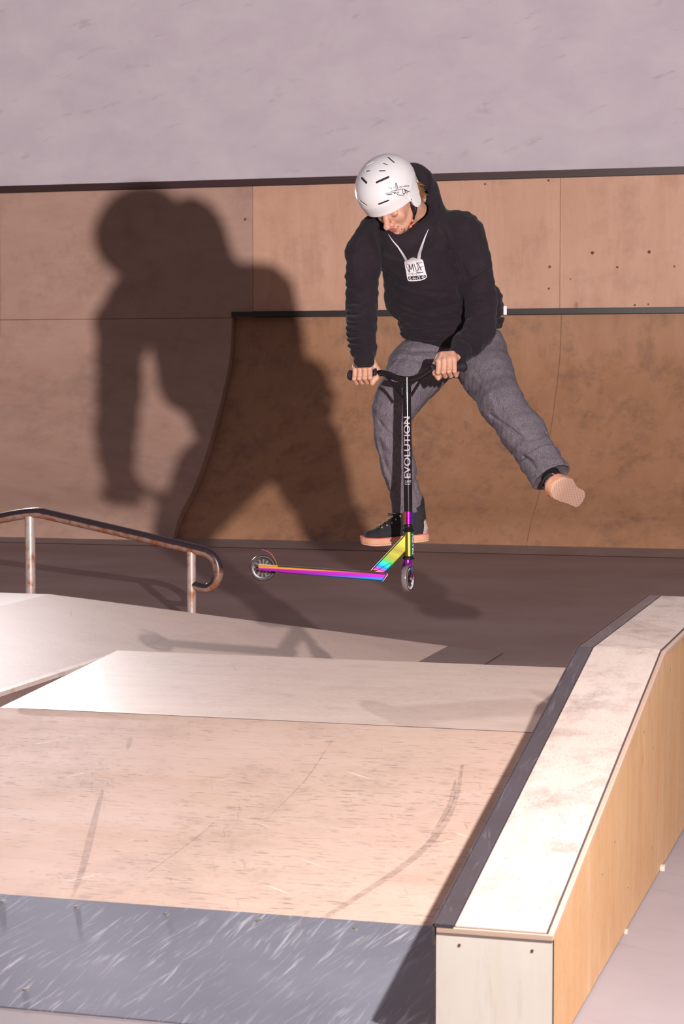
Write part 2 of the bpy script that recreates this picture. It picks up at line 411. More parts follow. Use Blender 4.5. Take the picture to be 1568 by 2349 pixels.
for px, py in ((9, 2158), (177, 2172), (383, 2187), (593, 2204), (815, 2219), (970, 2342), (60, 2340)):
    y_ = 4.99 if py < 2300 else 4.55
    r_ = ray(px, py); tt = (y_) / r_[1]; p_ = CC + r_ * tt
    MB().lathe((p_[0], y_, zb(y_) + 0.004), (0, -SL, 1), [(0, 0.008), (0.0025, 0.007), (0.003, 0.003)], 14).build('screw', M['screw'], kp, smooth=40)

def bank_pt(px, py):
    r = ray(px, py); k = (-CC[2] + SL * (CC[1] - 4.465)) / (r[2] - SL * r[1]); return CC + r * k
def scuff(px_pts, w, name='tyre_mark', mat=None):
    P_ = smooth_path([bank_pt(*q) for q in px_pts], 8); V = []
    for i, p in enumerate(P_):
        tg = P_[min(i + 1, len(P_) - 1)] - P_[max(i - 1, 0)]; n_ = np.array([-tg[1], tg[0], 0]); n_ /= np.linalg.norm(n_); ww = w * (0.35 + 0.65 * math.sin(math.pi * min(max(i / (len(P_) - 1), .04), .96)))
        for e in (-1, 1):
            q = p + n_ * e * ww; V.append((q[0], q[1], zb(q[1]) + 0.0012))
    link_mesh(name, V, [[2 * i, 2 * i + 1, 2 * i + 3, 2 * i + 2] for i in range(len(P_) - 1)], mat or M['scuff'], fb)
scuff([(1060, 1755), (1046, 1830), (1018, 1890), (975, 1945), (900, 2005), (800, 2070), (690, 2140), (630, 2180)], .012)
scuff([(1044, 1790), (1030, 1850), (990, 1915)], .008)
scuff([(236, 1810), (215, 1890), (190, 1990), (165, 2060)], .011)
scuff([(500, 1880), (440, 1930), (330, 2010), (350, 1995)][:3], .003)
scuff([(760, 1700), (700, 1790), (610, 1880)], .0025)
scuff([(300, 1690), (292, 1720)], .008)
# ================================================================== REAR WEDGE RAMP
rr = empty('wedge_ramp', (-4.2, 9.6, 0))
tag(rr, 'low pale plywood wedge ramp behind the big foreground bank, beneath the rusty rail', 'skate ramp')
def zr(x): return max(0.0, (-2.32 - x) * (0.25 / 2.72))
yn, yf = 7.92, 11.24
XN = -3.92
MB().prism([(-5.04, 0.252), (XN, zr(XN)), (XN, zr(XN) - 0.012), (-5.04, 0.238)], 1, 6.2, yf).build('slope_surface', M['rear'], rr)
MB().prism([(XN + .002, zr(XN)), (-2.62, zr(-2.62)), (-2.62, zr(-2.62) - 0.012), (XN + .002, zr(XN) - 0.012)], 1, 9.62, yf).build('slope_surface', M['rear'], rr)
MB().hexa([(-8.0, 7.0, 0.235), (-5.04, 7.0, 0.235), (-5.042, yf, 0.235), (-8.0, yf, 0.235), (-8.0, 7.0, 0.252), (-5.04, 7.0, 0.252), (-5.042, yf, 0.252), (-8.0, yf, 0.252)]).build('top_surface', M['rear'], rr)
MB().prism([(-5.03, 0.236), (XN - .004, zr(XN) - .012), (XN - .004, 0.002), (-5.03, 0.002)], 1, 6.2, yf - .02).build('side_frame', M['frame_brown'], rr)
MB().prism([(-2.625, zr(-2.625)), (-2.31, 0.004), (-2.31, 0.0), (-2.625, 0.0)], 1, yn, yf).build('kicker_plate', M['dark_steel'], rr)
MB().prism([(XN + .002, zr(XN) - .013), (-2.66, 0.018), (-2.66, 0.002), (XN + .002, 0.002)], 1, 9.64, yf - 0.02).build('side_frame', M['frame_brown'], rr)
MB().prism([(XN - .03, zr(XN - .03) + .001), (XN - .03, zr(XN - .03) + 0.006), (XN + .003, zr(XN) + 0.006), (XN + .003, zr(XN) - .014)], 1, 6.2, 9.62).build('edge_strip', M['ledge_top'], rr)

# ================================================================== GRIND LEDGE
gl = empty('grind_ledge', (-0.93, 6.2, 0))
tag(gl, 'plywood grind ledge with dark steel left edge, sloping beside the big bank', 'grind ledge')
X0, X1, Y0, YK, Y1 = -1.063, -0.797, 4.445, 6.36, 7.98
ZF, ZK = 0.29, 0.68
sl = (ZK - ZF) / (YK - Y0)
tk = 0.020
# sides, front
MB().prism([(Y0 + 0.002, 0.006), (Y1, 0.006), (Y1, ZK - tk), (YK, ZK - tk), (Y0 + 0.002, ZF - tk)], 0, X1 - 0.018, X1 - 0.002).build('side_panel', M['ledge_side'], gl)
MB().prism([(Y0 + 0.002, 0.006), (Y1, 0.006), (Y1, ZK - tk), (YK, ZK - tk), (Y0 + 0.002, ZF - tk)], 0, X0 + 0.002, X0 + 0.018).build('side_panel', M['ledge_side'], gl)
MB().box((X0, Y0, 0.002), (X1 - 0.002, Y0 + 0.018, ZF - tk)).build('front_panel', M['ledge_front'], gl)
MB().box((X0 + .02, Y1 - 0.02, 0.002), (X1 - 0.02, Y1 - 0.002, ZK - tk)).build('back_panel', M['ledge_side'], gl)
XS = X0 + 0.043
def sheet(x0, x1, y0, z0, y1, z1, name, mat, th=tk):
    return MB().prism([(y0, z0 - th), (y1, z1 - th), (y1, z1), (y0, z0)], 0, x0, x1).build(name, mat, gl, bevel=0.002)
sheet(X1 - 0.016, X1 - 0.011, Y0, ZF - .0015, YK, ZK - .0015, 'joint_line', M['dark_joint'], 0.004)
sheet(X1 - 0.016, X1 - 0.011, YK, ZK - .0015, Y1, ZK - .0015, 'joint_line', M['dark_joint'], 0.004)
MB().box((XS, YK - .004, ZK - .006), (X1 - .016, YK + .004, ZK - .0008)).build('joint_line', M['dark_joint'], gl)
sheet(XS, X1 - 0.016, Y0 - 0.001, ZF, YK - 0.002, ZK, 'top_sheet', M['ledge_top'], 0.006)
sheet(XS, X1 - 0.016, YK + 0.002, ZK, Y1, ZK, 'top_sheet', M['ledge_top'], 0.006)
sheet(X0, X1, Y0 - 0.003, ZF - 0.0062, YK, ZK - 0.0062, 'plywood_layer', M['ply_edge'], tk - 0.006)
sheet(X0, X1, YK, ZK - 0.0062, Y1, ZK - 0.0062, 'plywood_layer', M['ply_edge'], tk - 0.006)
a_ = MB()
for (ya, za, yb, zb_) in ((Y0 - 0.004, ZF, YK, ZK), (YK, ZK, Y1, ZK)):
    a_.prism([(ya, za - 0.0055), (yb, zb_ - 0.0055), (yb, zb_ + 0.001), (ya, za + 0.001)], 0, X0 - 0.006, XS - 0.002)
    a_.prism([(ya, za - 0.048), (yb, zb_ - 0.048), (yb, zb_ + 0.001), (ya, za + 0.001)], 0, X0 - 0.009, X0 - 0.003)
a_.build('steel_angle', M['angle'], gl)
for px, py in ((1053, 2168), (1220, 2181)):
    p_ = on_y(px, py, Y0)
    MB().lathe((p_[0], Y0 - 0.0008, p_[2]), (0, -1, 0), [(-0.003, 0.0035), (0.0004, 0.0035)], 12).build('screw', M['screw_hole'], gl)
for py_, z_ in ((5.15, 0.26), (5.35, 0.30), (5.9, 0.5), (6.1, 0.42), (6.5, 0.6), (6.9, 0.55), (7.2, 0.6), (5.6, 0.12), (6.1, 0.12), (6.25, 0.05), (6.62, 0.08)):
    MB().lathe((X1 - 0.0015, py_, z_), (1, 0, 0), [(-0.003, 0.005), (0.0006, 0.005)], 10).build('screw', M['screw'], gl)
MB().box((X1 - 0.004, 6.3, 0.0), (X1 + 0.012, 6.33, 0.016)).build('wedge_shim', M['ledge_top'], gl, bevel=.002)
MB().box((X1 - 0.004, 5.55, 0.0), (X1 + 0.006, 5.57, 0.008)).build('wedge_shim', M['ledge_top'], gl)

# ================================================================== GRIND RAIL
def rp(px, py, dep): return CC + ray(px, py) * dep
def rail_y(px, py, Y=12.15): return on_y(px, py, Y)
gr = empty('grind_rail', tuple(on_y(68, 1362, 12.15) * np.array([1, 1, 0])))
tag(gr, 'rusty bent steel tube rail on round posts, at left behind the wedge ramp', 'grind rail')
RY = 12.15
pk = [(-330, 1252), (-150, 1222), (0, 1189), (55, 1179), (75, 1177), (85, 1176.5), (97, 1177.5), (120, 1183), (300, 1225), (455, 1262), (475, 1268), (488, 1277), (497, 1292), (500, 1310), (497, 1328), (488, 1341), (474, 1349), (455, 1346), (440, 1340)]
pts = [rail_y(*q) for q in pk]
rp_ = smooth_path(pts)
MB().tube(rp_, [0.034] * (len(rp_) - 20) + list(np.linspace(0.034, 0.026, 20)), 24).build('rail_tube', M['rail'], gr, smooth=50)
for (px, py, r_) in ((-150, 1225, 0.033), (68.5, 1184, 0.033), (438.5, 1262, 0.029)):
    q = rail_y(px, py)
    po = MB().tube([(q[0], RY, 0.0), (q[0], RY, q[2])], r_, 24).build('post', M['post'], gr, smooth=50)
    MB().lathe((q[0], RY, 0.0), (0, 0, 1), [(0, 0.07), (0.008, 0.07), (0.009, 0.068)], 24).build('foot_plate', M['post'], po)

# ================================================================== SCULPTING (signed distance fields in the rider frame)
def nrm(v): v = np.array(v, float); return v / np.linalg.norm(v)
class Sculpt:
    def __init__(s, lo, hi, vox):
        s.vox = vox; s.lo = np.array(lo, float)
        s.n = np.ceil((np.array(hi) - s.lo) / vox).astype(int) + 1
        s.d = np.full(tuple(s.n), 0.5, np.float32)
        s.ax = [s.lo[i] + vox * np.arange(s.n[i]) for i in range(3)]
    def sub(s, lo, hi):
        a = np.clip(np.floor((np.array(lo) - s.lo) / s.vox).astype(int), 0, s.n - 1)
        b = np.clip(np.ceil((np.array(hi) - s.lo) / s.vox).astype(int) + 1, 1, s.n)
        sl = tuple(slice(a[i], max(b[i], a[i] + 1)) for i in range(3))
        return sl, (s.ax[0][sl[0]][:, None, None], s.ax[1][sl[1]][None, :, None], s.ax[2][sl[2]][None, None, :])
    def put(s, fn, lo, hi, k=0.0, op='u'):
        pad = 0.02 + k
        sl, (X, Y, Z) = s.sub(np.array(lo) - pad, np.array(hi) + pad)
        a = s.d[sl]; b = fn(X, Y, Z)
        if op == 's':
            b = -b
            if k > 0:
                h = np.maximum(k - np.abs(a - b), 0) / k; r = np.maximum(a, b) + h * h * k * 0.25
            else: r = np.maximum(a, b)
        else:
            if k > 0:
                h = np.maximum(k - np.abs(a - b), 0) / k; r = np.minimum(a, b) - h * h * k * 0.25
            else: r = np.minimum(a, b)
        s.d[sl] = r
        return s
    def cone(s, a, b, ra, rb, k=0.0, op='u'):
        a = np.array(a, float); b = np.array(b, float); ba = b - a; L = ba @ ba + 1e-12
        def fn(X, Y, Z):
            px, py, pz = X - a[0], Y - a[1], Z - a[2]
            t_ = np.clip((px * ba[0] + py * ba[1] + pz * ba[2]) / L, 0, 1)
            return np.sqrt((px - t_ * ba[0]) ** 2 + (py - t_ * ba[1]) ** 2 + (pz - t_ * ba[2]) ** 2) - (ra + (rb - ra) * t_)
        r = max(ra, rb)
        return s.put(fn, np.minimum(a, b) - r, np.maximum(a, b) + r, k, op)
    def chain(s, pts, rs, k=0.0, op='u'):
        for i in range(len(pts) - 1): s.cone(pts[i], pts[i + 1], rs[i], rs[i + 1], k, op)
        return s
    def ell(s, c, r, ax=None, k=0.0, op='u'):
        c = np.array(c, float); A = np.eye(3) if ax is None else np.array([nrm(q) for q in ax]); r = np.array(r, float)
        def fn(X, Y, Z):
            px, py, pz = X - c[0], Y - c[1], Z - c[2]
            q = [(px * A[i, 0] + py * A[i, 1] + pz * A[i, 2]) for i in range(3)]
            k1 = np.sqrt(sum((q[i] / r[i]) ** 2 for i in range(3))); k2 = np.sqrt(sum((q[i] / r[i] ** 2) ** 2 for i in range(3))) + 1e-9
            return k1 * (k1 - 1) / k2
        m = r.max() * 1.02
        return s.put(fn, c - m, c + m, k, op)
    def flat(s, a, b, e, wa, wb, da, db, k=0.0, op='u', rnd=1.0):
        """tapered elliptic limb a->b; e = direction of the width, w half widths, d half depths"""
        a = np.array(a, float); b = np.array(b, float); ba = b - a; L = np.linalg.norm(ba); u = ba / L
        e = np.array(e, float); e = nrm(e - u * (e @ u)); g = np.cross(u, e)
        def fn(X, Y, Z):
            px, py, pz = X - a[0], Y - a[1], Z - a[2]
            h = px * u[0] + py * u[1] + pz * u[2]; t_ = np.clip(h / L, 0, 1); ex = h - t_ * L
            w_ = wa + (wb - wa) * t_; d_ = da + (db - da) * t_
            p = (px * e[0] + py * e[1] + pz * e[2]); q = (px * g[0] + py * g[1] + pz * g[2]); xr = ex / (d_ * rnd)
            k1 = np.sqrt((p / w_) ** 2 + (q / d_) ** 2 + xr ** 2) + 1e-9
            k2 = np.sqrt((p / w_ ** 2) ** 2 + (q / d_ ** 2) ** 2 + (xr / d_) ** 2) + 1e-9
            return k1 * (k1 - 1) / k2
        r = max(wa, wb, da, db) * 1.05
        return s.put(fn, np.minimum(a, b) - r, np.maximum(a, b) + r, k, op)
    def plane_cut(s, p, n, k=0.0):     # removes everything on the +n side
        p = np.array(p, float); n = nrm(n)
        X, Y, Z = s.ax[0][:, None, None], s.ax[1][None, :, None], s.ax[2][None, None, :]
        b = (X - p[0]) * n[0] + (Y - p[1]) * n[1] + (Z - p[2]) * n[2]
        a = s.d
        if k > 0:
            h = np.maximum(k - np.abs(a - b), 0) / k; s.d = (np.maximum(a, b) + h * h * k * 0.25).astype(np.float32)
        else: s.d = np.maximum(a, b).astype(np.float32)
        return s
    def folds(s, lines):
        """cloth creases: (points in px, amplitude m, width m); positive = ridge. 2D distance seen from the front."""
        X = s.ax[0][:, None]; Y = s.ax[1][None, :]; D = np.zeros((s.n[0], s.n[1]))
        for pts, amp, w_ in lines:
            q = [S(px, py, -0.15)[:2] for px, py in pts]
            best = np.full(D.shape, 9.0); tt = np.zeros(D.shape)
            for i in range(len(q) - 1):
                a, b = q[i], q[i + 1]; ba = b - a; L = ba @ ba + 1e-12
                t_ = np.clip(((X - a[0]) * ba[0] + (Y - a[1]) * ba[1]) / L, 0, 1)
                dd = np.hypot(X - a[0] - t_ * ba[0], Y - a[1] - t_ * ba[1])
                m = dd < best; best = np.where(m, dd, best); tt = np.where(m, (i + t_) / (len(q) - 1), tt)
            D += amp * np.exp(-(best / w_) ** 2) * np.clip(np.sin(np.pi * np.clip(tt * 0.9 + 0.05, 0, 1)) * 1.6, 0, 1)
        s.d -= D[:, :, None].astype(np.float32); return s
    def lumps(s, amp, freq, seed=0, aniso=(1, 1, 1)):
        r = np.random.default_rng(seed); X, Y, Z = s.ax[0][:, None, None], s.ax[1][None, :, None], s.ax[2][None, None, :]
        D = 0
        for _ in range(5):
            f = r.normal(size=3) * freq * np.array(aniso); D = D + np.sin(X * f[0] + Y * f[1] + Z * f[2] + r.uniform(0, 6.28))
        s.d = (s.d - amp * D / 2.2).astype(np.float32); return s
    def mesh(s):
        g = openvdb.FloatGrid(0.5); g.copyFromArray(np.ascontiguousarray(np.clip(s.d, -0.5, 0.5)))
        p, _, q = g.convertToPolygons(isovalue=0.0, adaptivity=0)
        v = p.astype(float) * s.vox + s.lo
        q = q.astype(np.int64)
        # orient outwards
        a, b, c = v[q[:, 0]], v[q[:, 1]], v[q[:, 2]]
        vol = np.einsum('ij,ij->i', a, np.cross(b, c)).sum()
        if vol < 0: q = q[:, ::-1]
        return v, q.copy()
def join(parts):
    V = []; Q = []; n = 0
    for v, q in parts: V.append(v); Q.append(q + n); n += len(v)
    return np.vstack(V), np.vstack(Q)
def put_mesh(name, vq, mat, parent=None, origin=None):
    v, q = vq
    return link_mesh(name, loc2w(v), q, mat, parent, origin, smooth=True)
def bvh_of(vq):
    v, q = vq
    return BVHTree.FromPolygons([tuple(p) for p in v], [tuple(map(int, f)) for f in q])

# ---- materials for the rider
t = NT('skin')
a = t.noise(t.mapping(), 55, 4); c = t.mix(t.ramp(a, [(0.3, 0), (0.75, 1)]), (0.58, 0.29, 0.19, 1), (0.70, 0.39, 0.28, 1))
t.b.inputs['Subsurface Weight'].default_value = 0.12; t.b.inputs['Subsurface Radius'].default_value = (0.01, 0.004, 0.002)
t.b.inputs['Subsurface Scale'].default_value = 0.5
M['skin'] = t.out(c, 0.5)
M['lips'] = plain('lips', (0.50, 0.13, 0.14, 1), 0.35)
M['nail'] = plain('nail', (0.80, 0.50, 0.42, 1), 0.3)
t = NT('hoodie_cotton')
a = t.noise(t.mapping(), 420, 2); b = t.noise(t.mapping(), 8, 4)
c = t.mix(a, (0.012, 0.009, 0.012, 1), (0.030, 0.021, 0.028, 1)); c = t.mix(t.ramp(b, [(0.4, 0), (0.7, 0.4)]), c, (0.040, 0.030, 0.036, 1))
t.bump(a, 0.25, 0.001)
t.b.inputs['Sheen Weight'].default_value = 0.06; t.b.inputs['Sheen Roughness'].default_value = 0.5
M['hoodie'] = t.out(c, 0.95, 0, 0.15)
t = NT('grey_denim')
a = t.noise(t.mapping(), 520, 3, 0.75); b = t.noise(t.mapping(), 9, 4); w_ = t.noise(t.mapping((1, 1, 0.15)), 260, 2)
c = t.mix(t.ramp(a, [(0.35, 0), (0.65, 1)]), (0.060, 0.047, 0.057, 1), (0.28, 0.24, 0.27, 1))
c = t.mix(t.ramp(w_, [(0.45, 0), (0.7, 0.55)]), c, (0.055, 0.042, 0.060, 1)); c = t.mix(t.ramp(b, [(0.5, 0), (0.75, 0.4)]), c, (0.22, 0.18, 0.21, 1))
t.bump(a, 0.4, 0.001)
M['jeans'] = t.out(c, 0.9, 0, 0.2)
M['seam'] = plain('denim_seam', (0.24, 0.19, 0.22, 1), 0.9, nscale=300, namt=0.4)
t = NT('helmet_shell'); t.b.inputs['Coat Weight'].default_value = 0.4
M['helmet'] = t.out((0.82, 0.78, 0.79, 1), 0.3)
M['liner'] = plain('black_liner', (0.02, 0.013, 0.016, 1), 0.8)
M['strap'] = plain('black_strap', (0.018, 0.014, 0.016, 1), 0.55, nscale=200)
M['buckle'] = plain('orange_buckle', (0.85, 0.10, 0.03, 1), 0.35)
M['ink'] = plain('black_print', (0.012, 0.010, 0.016, 1), 0.6)
M['print'] = plain('white_print', (0.78, 0.72, 0.76, 1), 0.6)
M['print_grey'] = plain('grey_print', (0.50, 0.42, 0.46, 1), 0.6)
M['hair'] = plain('brown_hair', (0.30, 0.13, 0.05, 1), 0.5, nscale=150, namt=0.35)
M['beard'] = plain('brown_beard', (0.16, 0.065, 0.028, 1), 0.7, nscale=400, namt=0.4)
M['suede'] = plain('black_suede', (0.022, 0.020, 0.024, 1), 0.9, nscale=120, namt=0.3)
t = NT('gum_sole')
a = t.noise(t.mapping(), 90, 4)
M['gum'] = t.out(t.mix(a, (0.50, 0.22, 0.11, 1), (0.75, 0.42, 0.27, 1)), 0.6)
t = NT('gum_outsole')
w1 = t.n('ShaderNodeTexWave'); w1.bands_direction = 'X'; w1.inputs['Scale'].default_value = 42
w2 = t.n('ShaderNodeTexWave'); w2.bands_direction = 'Z'; w2.inputs['Scale'].default_value = 42
t.l(t.mapping(), w1.inputs['Vector']); t.l(t.mapping(), w2.inputs['Vector'])
g_ = t.math('MAXIMUM', t.ramp(w1.outputs['Fac'], [(0.72, 0), (0.95, 1)]), t.ramp(w2.outputs['Fac'], [(0.72, 0), (0.95, 1)]))
M['outsole'] = t.out(t.mix(t.math('MULTIPLY', g_, 0.5), (0.80, 0.50, 0.38, 1), (0.40, 0.22, 0.15, 1)), 0.6)
M['foxing'] = plain('pink_line', (0.70, 0.16, 0.14, 1), 0.6)
M['worn'] = plain('worn_leather', (0.62, 0.48, 0.44, 1), 0.8, nscale=160, namt=0.35)
M['lace'] = plain('brass_lace_hook', (0.55, 0.38, 0.26, 1), 0.35, 0.5)
M['rubber'] = plain('black_grip', (0.022, 0.015, 0.022, 1), 0.6)

# ================================================================== RIDER
# ---- joints (px, py, metres towards the photographer)
shR, elR, wrR = S(852, 548, -.17), S(828, 700, -.17), S(837, 829, -.012)
shL, elL, wrL = S(1062, 540, -.20), S(1103, 735, -.17), S(1045, 819, .035)
HC = S(900, 447, -.02); HH = S(893, 438, -.02)
hu = nrm((-.45, .68, .58)); hf = np.array((-.40, -.75, .52)); hf = nrm(hf - hu * (hf @ hu)); hl = np.cross(hu, hf)
def H(l, u, f): return HC + hl * l + hu * u + hf * f
hipR, knR, anR = S(1000, 800, -.50), S(893, 930, -.27), S(932, 1168, -.30)
hipL, knL, anL = S(1098, 808, -.50), S(1160, 915, -.22), S(1268, 1102, -.02)

# ---- head
hd = Sculpt(HC - 0.2, HC + 0.2, 0.0016)
K = 1.0
A = (hl, hu, hf)
hd.ell(H(0, .03, -.005), (.074, .088, .094), A)                      # cranium
hd.ell(H(0, -.045, .030), (.0575, .082, .062), A, .03)               # face block
hd.flat(H(0, -.095, .050), H(0, -.118, .072), hl, .046, .026, .034, .020, .03)   # jaw to chin
hd.ell(H(0, -.122, .080), (.020, .015, .016), A, .018)
for s_ in (-1, 1):
    hd.ell(H(s_ * .036, -.050, .066), (.024, .022, .020), A, .02)    # cheek
    hd.cone(H(s_ * .012, -.006, .092), H(s_ * .046, -.006, .078), .010, .008, .012)   # brow
    hd.ell(H(s_ * .032, -.028, .079), (.016, .0115, .012), A, .004)  # closed eyelid
    hd.cone(H(s_ * .012, -.066, .100), H(s_ * .0125, -.066, .101), .0085, .0085, .008) # nostril wing
    hd.ell(H(s_ * .075, -.035, -.012), (.008, .030, .019), A, .01)   # ear
    hd.cone(H(s_ * .056, -.092, .012), H(s_ * .03, -.112, .06), .016, .014, .02)
hd.chain([H(0, -.012, .090), H(0, -.035, .101), H(0, -.058, .116)], [.009, .0095, .0115], .012)
hd.ell(H(0, -.061, .121), (.0140, .012, .012), A, .008)
hd.cone(H(-.014, -.0865, .0925), H(.014, -.0865, .0925), .0065, .0065, .008)
hd.cone(H(-.012, -.097, .092), H(.012, -.097, .092), .007, .007, .008)
hd.cone(H(-.024, -.0915, .088), H(.024, -.0915, .088), .0022, .0022, .004, 's')
for s_ in (-1, 1):
    hd.chain([H(s_ * .017, -.060, .099), H(s_ * .030, -.078, .088), H(s_ * .033, -.092, .080)], [.0022, .003, .002], .006, 's')
    hd.chain([H(s_ * .018, -.036, .088), H(s_ * .032, -.040, .0905), H(s_ * .046, -.035, .083)], [.0016, .0018, .0014], .002, 's')
NK = S(955, 492, -.17)
hd.cone(H(0, -.05, -.03), NK, .055, .058, .03)
head_m = hd.mesh()

# ---- hands
def hand(gx, gc, wrist, s_in, elbow):
    """gx: unit vector along the grip pointing to the thumb side, gc: grip centre under the middle finger"""
    gx = nrm(gx); up = nrm(np.array((0, 1, 0)) - gx * gx[1]); fr = np.cross(gx, up)
    if fr[2] < 0: fr = -fr
    def G(s_, u_, f_): return gc + gx * s_ + up * u_ + fr * f_
    sc = Sculpt(np.minimum(gc, wrist) - .085, np.maximum(gc, wrist) + .085, 0.0012)
    offs = [-.033, -.0115, .0105, .032]                      # pinky .. index
    R_ = [.0084, .0093, .0098, .0096]
    for o_, r_, z_ in zip(offs, R_, (0.92, 1.0, 1.03, 1.0)):
        mcp = G(o_ * .92, .024, .020 * z_); pip = G(o_, -.017, .0300 * z_); dip = G(o_ + .001, -.032, .004); tip = G(o_ + .001, -.020, -.018)
        sc.chain([mcp, pip], [r_ * 1.22, r_ * 1.06], .004)
        sc.chain([pip, dip, tip], [r_ * 1.06, r_ * .96, r_ * .86], .0015)
        sc.ell(mcp + up * .003 + fr * .003, (r_ * 1.15,) * 3, None, .004)
        sc.ell(pip + fr * .002, (r_ * 1.08,) * 3, None, .002)
        sc.cone(mcp, G(o_ * .62, .052, .006), r_ * 1.2, .0125, .006)         # metacarpals
    pc = (gc + up * .05 + wrist) / 2
    sc.flat(G(0, .036, .006), wrist, gx, .038, .027, .017, .020, .012)
    sc.flat(wrist, wrist + nrm(elbow - wrist) * .06, gx, .026, .026, .020, .022, .01)
    # thumb: leaves the side of the palm and closes under the grip
    th = [G(s_in * .030, .048, -.006), G(s_in * .050, .014, -.006), G(s_in * .050, -.018, .008), G(s_in * .036, -.0395, .016)]
    sc.chain(th, [.0165, .0135, .0112, .0092], .006)
    # web creases between the fingers
    for i in range(3):
        m_ = (offs[i] + offs[i + 1]) / 2
        sc.chain([G(m_ * .95, .018, .0335), G(m_, -.012, .041), G(m_, -.030, .030)], [.0012, .0022, .0022], .002, 's')
    return sc.mesh(), G
gR0, gR1 = S(802, 861, -.080), S(870, 856, -.040)
gL0, gL1 = S(1068, 841, .080), S(990, 846, .035)
hR, GR = hand(gR1 - gR0, gR0 + (gR1 - gR0) * .49, wrR, 1, elR)
hL, GL = hand(gL1 - gL0, gL0 + (gL1 - gL0) * .52, wrL, 1, elL)

# ---- the rest of the body under the clothes
bd = Sculpt((-.1, -.1, -.75), (.95, 1.25, .2), 0.008)
b2 = bd
b2.d = b2.d
pel = S(1045, 790, -.50); chest = S(958, 585, -.19)
bd = Sculpt(np.minimum.reduce([pel, chest, shR, shL, elR, elL, wrR, wrL, knR, anR, knL, anL, NK]) - .14, np.maximum.reduce([pel, chest, shR, shL, elR, elL, wrR, wrL, knR, anR, knL, anL, NK]) + .14, 0.007)
bd.flat(chest, pel, (1, .2, 0), .135, .12, .09, .085, .03)
bd.flat(shR, shL, (0, 1, 0), .05, .05, .05, .05, .03)
bd.cone(chest, NK, .07, .052, .03)
for a_, b_, c_ in ((shR, elR, wrR), (shL, elL, wrL)): bd.chain([a_, b_, c_], [.045, .034, .0235], .02)
for a_, b_, c_ in ((hipR, knR, anR), (hipL, knL, anL)): bd.chain([a_, b_, c_], [.075, .048, .030], .02)
body_m = join([head_m, hR, hL, bd.mesh()])
person = put_mesh('person', body_m, M['skin'], origin=tuple(loc2w(anR - np.array((0, .06, 0)))))
tag(person, 'person in white helmet, black hoodie and grey jeans, jumping with one leg kicked out', 'person')

# ---- helmet
def G_(l, u, f): return HH + hl * l + hu * u + hf * f
hm = Sculpt(HH - 0.2, HH + 0.2, 0.0014)
HO = G_(0, .032, .004)
hm.ell(HO, (.116, .112, .136), A)
hm.flat(HO, HO - hu * .075, hl, .1155, .109, .1355, .128, .004, rnd=.05)
def rimf(l, f):  # height of the rim above the head centre
    return 0
hm.plane_cut(G_(0, -.023, .10), -hu * 1.0 + hf * .10, .004)
# side drop over the ears, notch behind
for s_ in (-1, 1):
    hm.cone(G_(s_ * .112, -.052, .008), G_(s_ * .108, -.020, .0), .028, .030, .02, 'u')
hm2 = Sculpt(HH - 0.2, HH + 0.2, 0.0014)
hm2.ell(HO, (.117, .113, .137), A); hm2.flat(HO, HO - hu * .11, hl, .1165, .108, .1365, .126, .004, rnd=.05)
hm.d = np.maximum(hm.d, hm2.d)
for s_ in (-1, 1):
    hm.ell(G_(s_ * .10, -.045, -.060), (.05, .036, .026), A, .006, 's')
hm.ell(G_(0, .015, -.002), (.098, .092, .118), A, .002, 's'); hm.cone(G_(0, .0, 0), G_(0, -.12, 0), .093, .093, .002, 's')
hm.flat(G_(0, .01, .0), G_(0, -.10, .0), hl, .096, .090, .116, .104, .002, 's', rnd=.05)
def hel_pt(px, py):     # front surface of the helmet ellipsoid seen through a pixel
    o = S(px, py, 0.4); dr = S(px, py, -0.4) - o
    Mx = np.array([hl / .116, hu / .112, hf / .136]); p = Mx @ (o - HO); q = Mx @ dr
    a_, b_, c_ = q @ q, 2 * p @ q, p @ p - 1; dsc = b_ * b_ - 4 * a_ * c_
    if dsc < 0: return None
    return o + dr * (-b_ - math.sqrt(dsc)) / (2 * a_)
vents = [((889, 359), (903, 371), .0042), ((878, 373), (888, 377), .0030), ((842, 379), (856, 372), .0030), ((838.5, 392), (847, 391), .0028), ((869.5, 391), (882, 391), .0030),
         ((828, 408), (839, 419), .0045), ((863, 418), (890, 406), .0042), ((825, 461), (839, 471), .0036), ((868, 469), (890, 460.5), .0036), ((887, 447), (898, 446), .0024)]
slots = []
for (a_, b_, r_) in vents:
    pa, pb = hel_pt(*a_), hel_pt(*b_)
    if pa is None or pb is None: continue
    pm = hel_pt((a_[0] + b_[0]) / 2, (a_[1] + b_[1]) / 2)
    for p0, p1 in ((pa, pm), (pm, pb)):
        for kk in (0.0, .005, .009):
            i0 = nrm(HO - p0) * kk; hm.cone(p0 + i0, p1 + i0, r_, r_, 0.001, 's')
    slots.append((pa, pm, pb, r_))
helm = hm.mesh()
helmet = put_mesh('helmet', helm, M['helmet'], person)
helmet['label'] = 'glossy white skate helmet with dark vents'
ln = Sculpt(HH - 0.2, HH + 0.2, 0.003)
ln.ell(G_(0, .018, -.002), (.1005, .094, .120), A); ln.plane_cut(G_(0, -.014, .10), -hu + hf * .1, .004)
ln.ell(G_(0, .0, .0), (.082, .085, .102), A, .004, 's')
for pa, pm, pb, r_ in slots:
    q_ = [p + nrm(HO - p) * .0055 for p in (pa, pm, pb)]
    MB().tube([q_[0] + nrm(q_[0] - q_[1]) * r_ * .6, q_[1], q_[2] + nrm(q_[2] - q_[1]) * r_ * .6], r_ + .0006, 14).build('vent', M['liner'], helmet, local=True, smooth=40)
put_mesh('helmet_liner', ln.mesh(), M['liner'], helmet)
hb = bvh_of(helm)
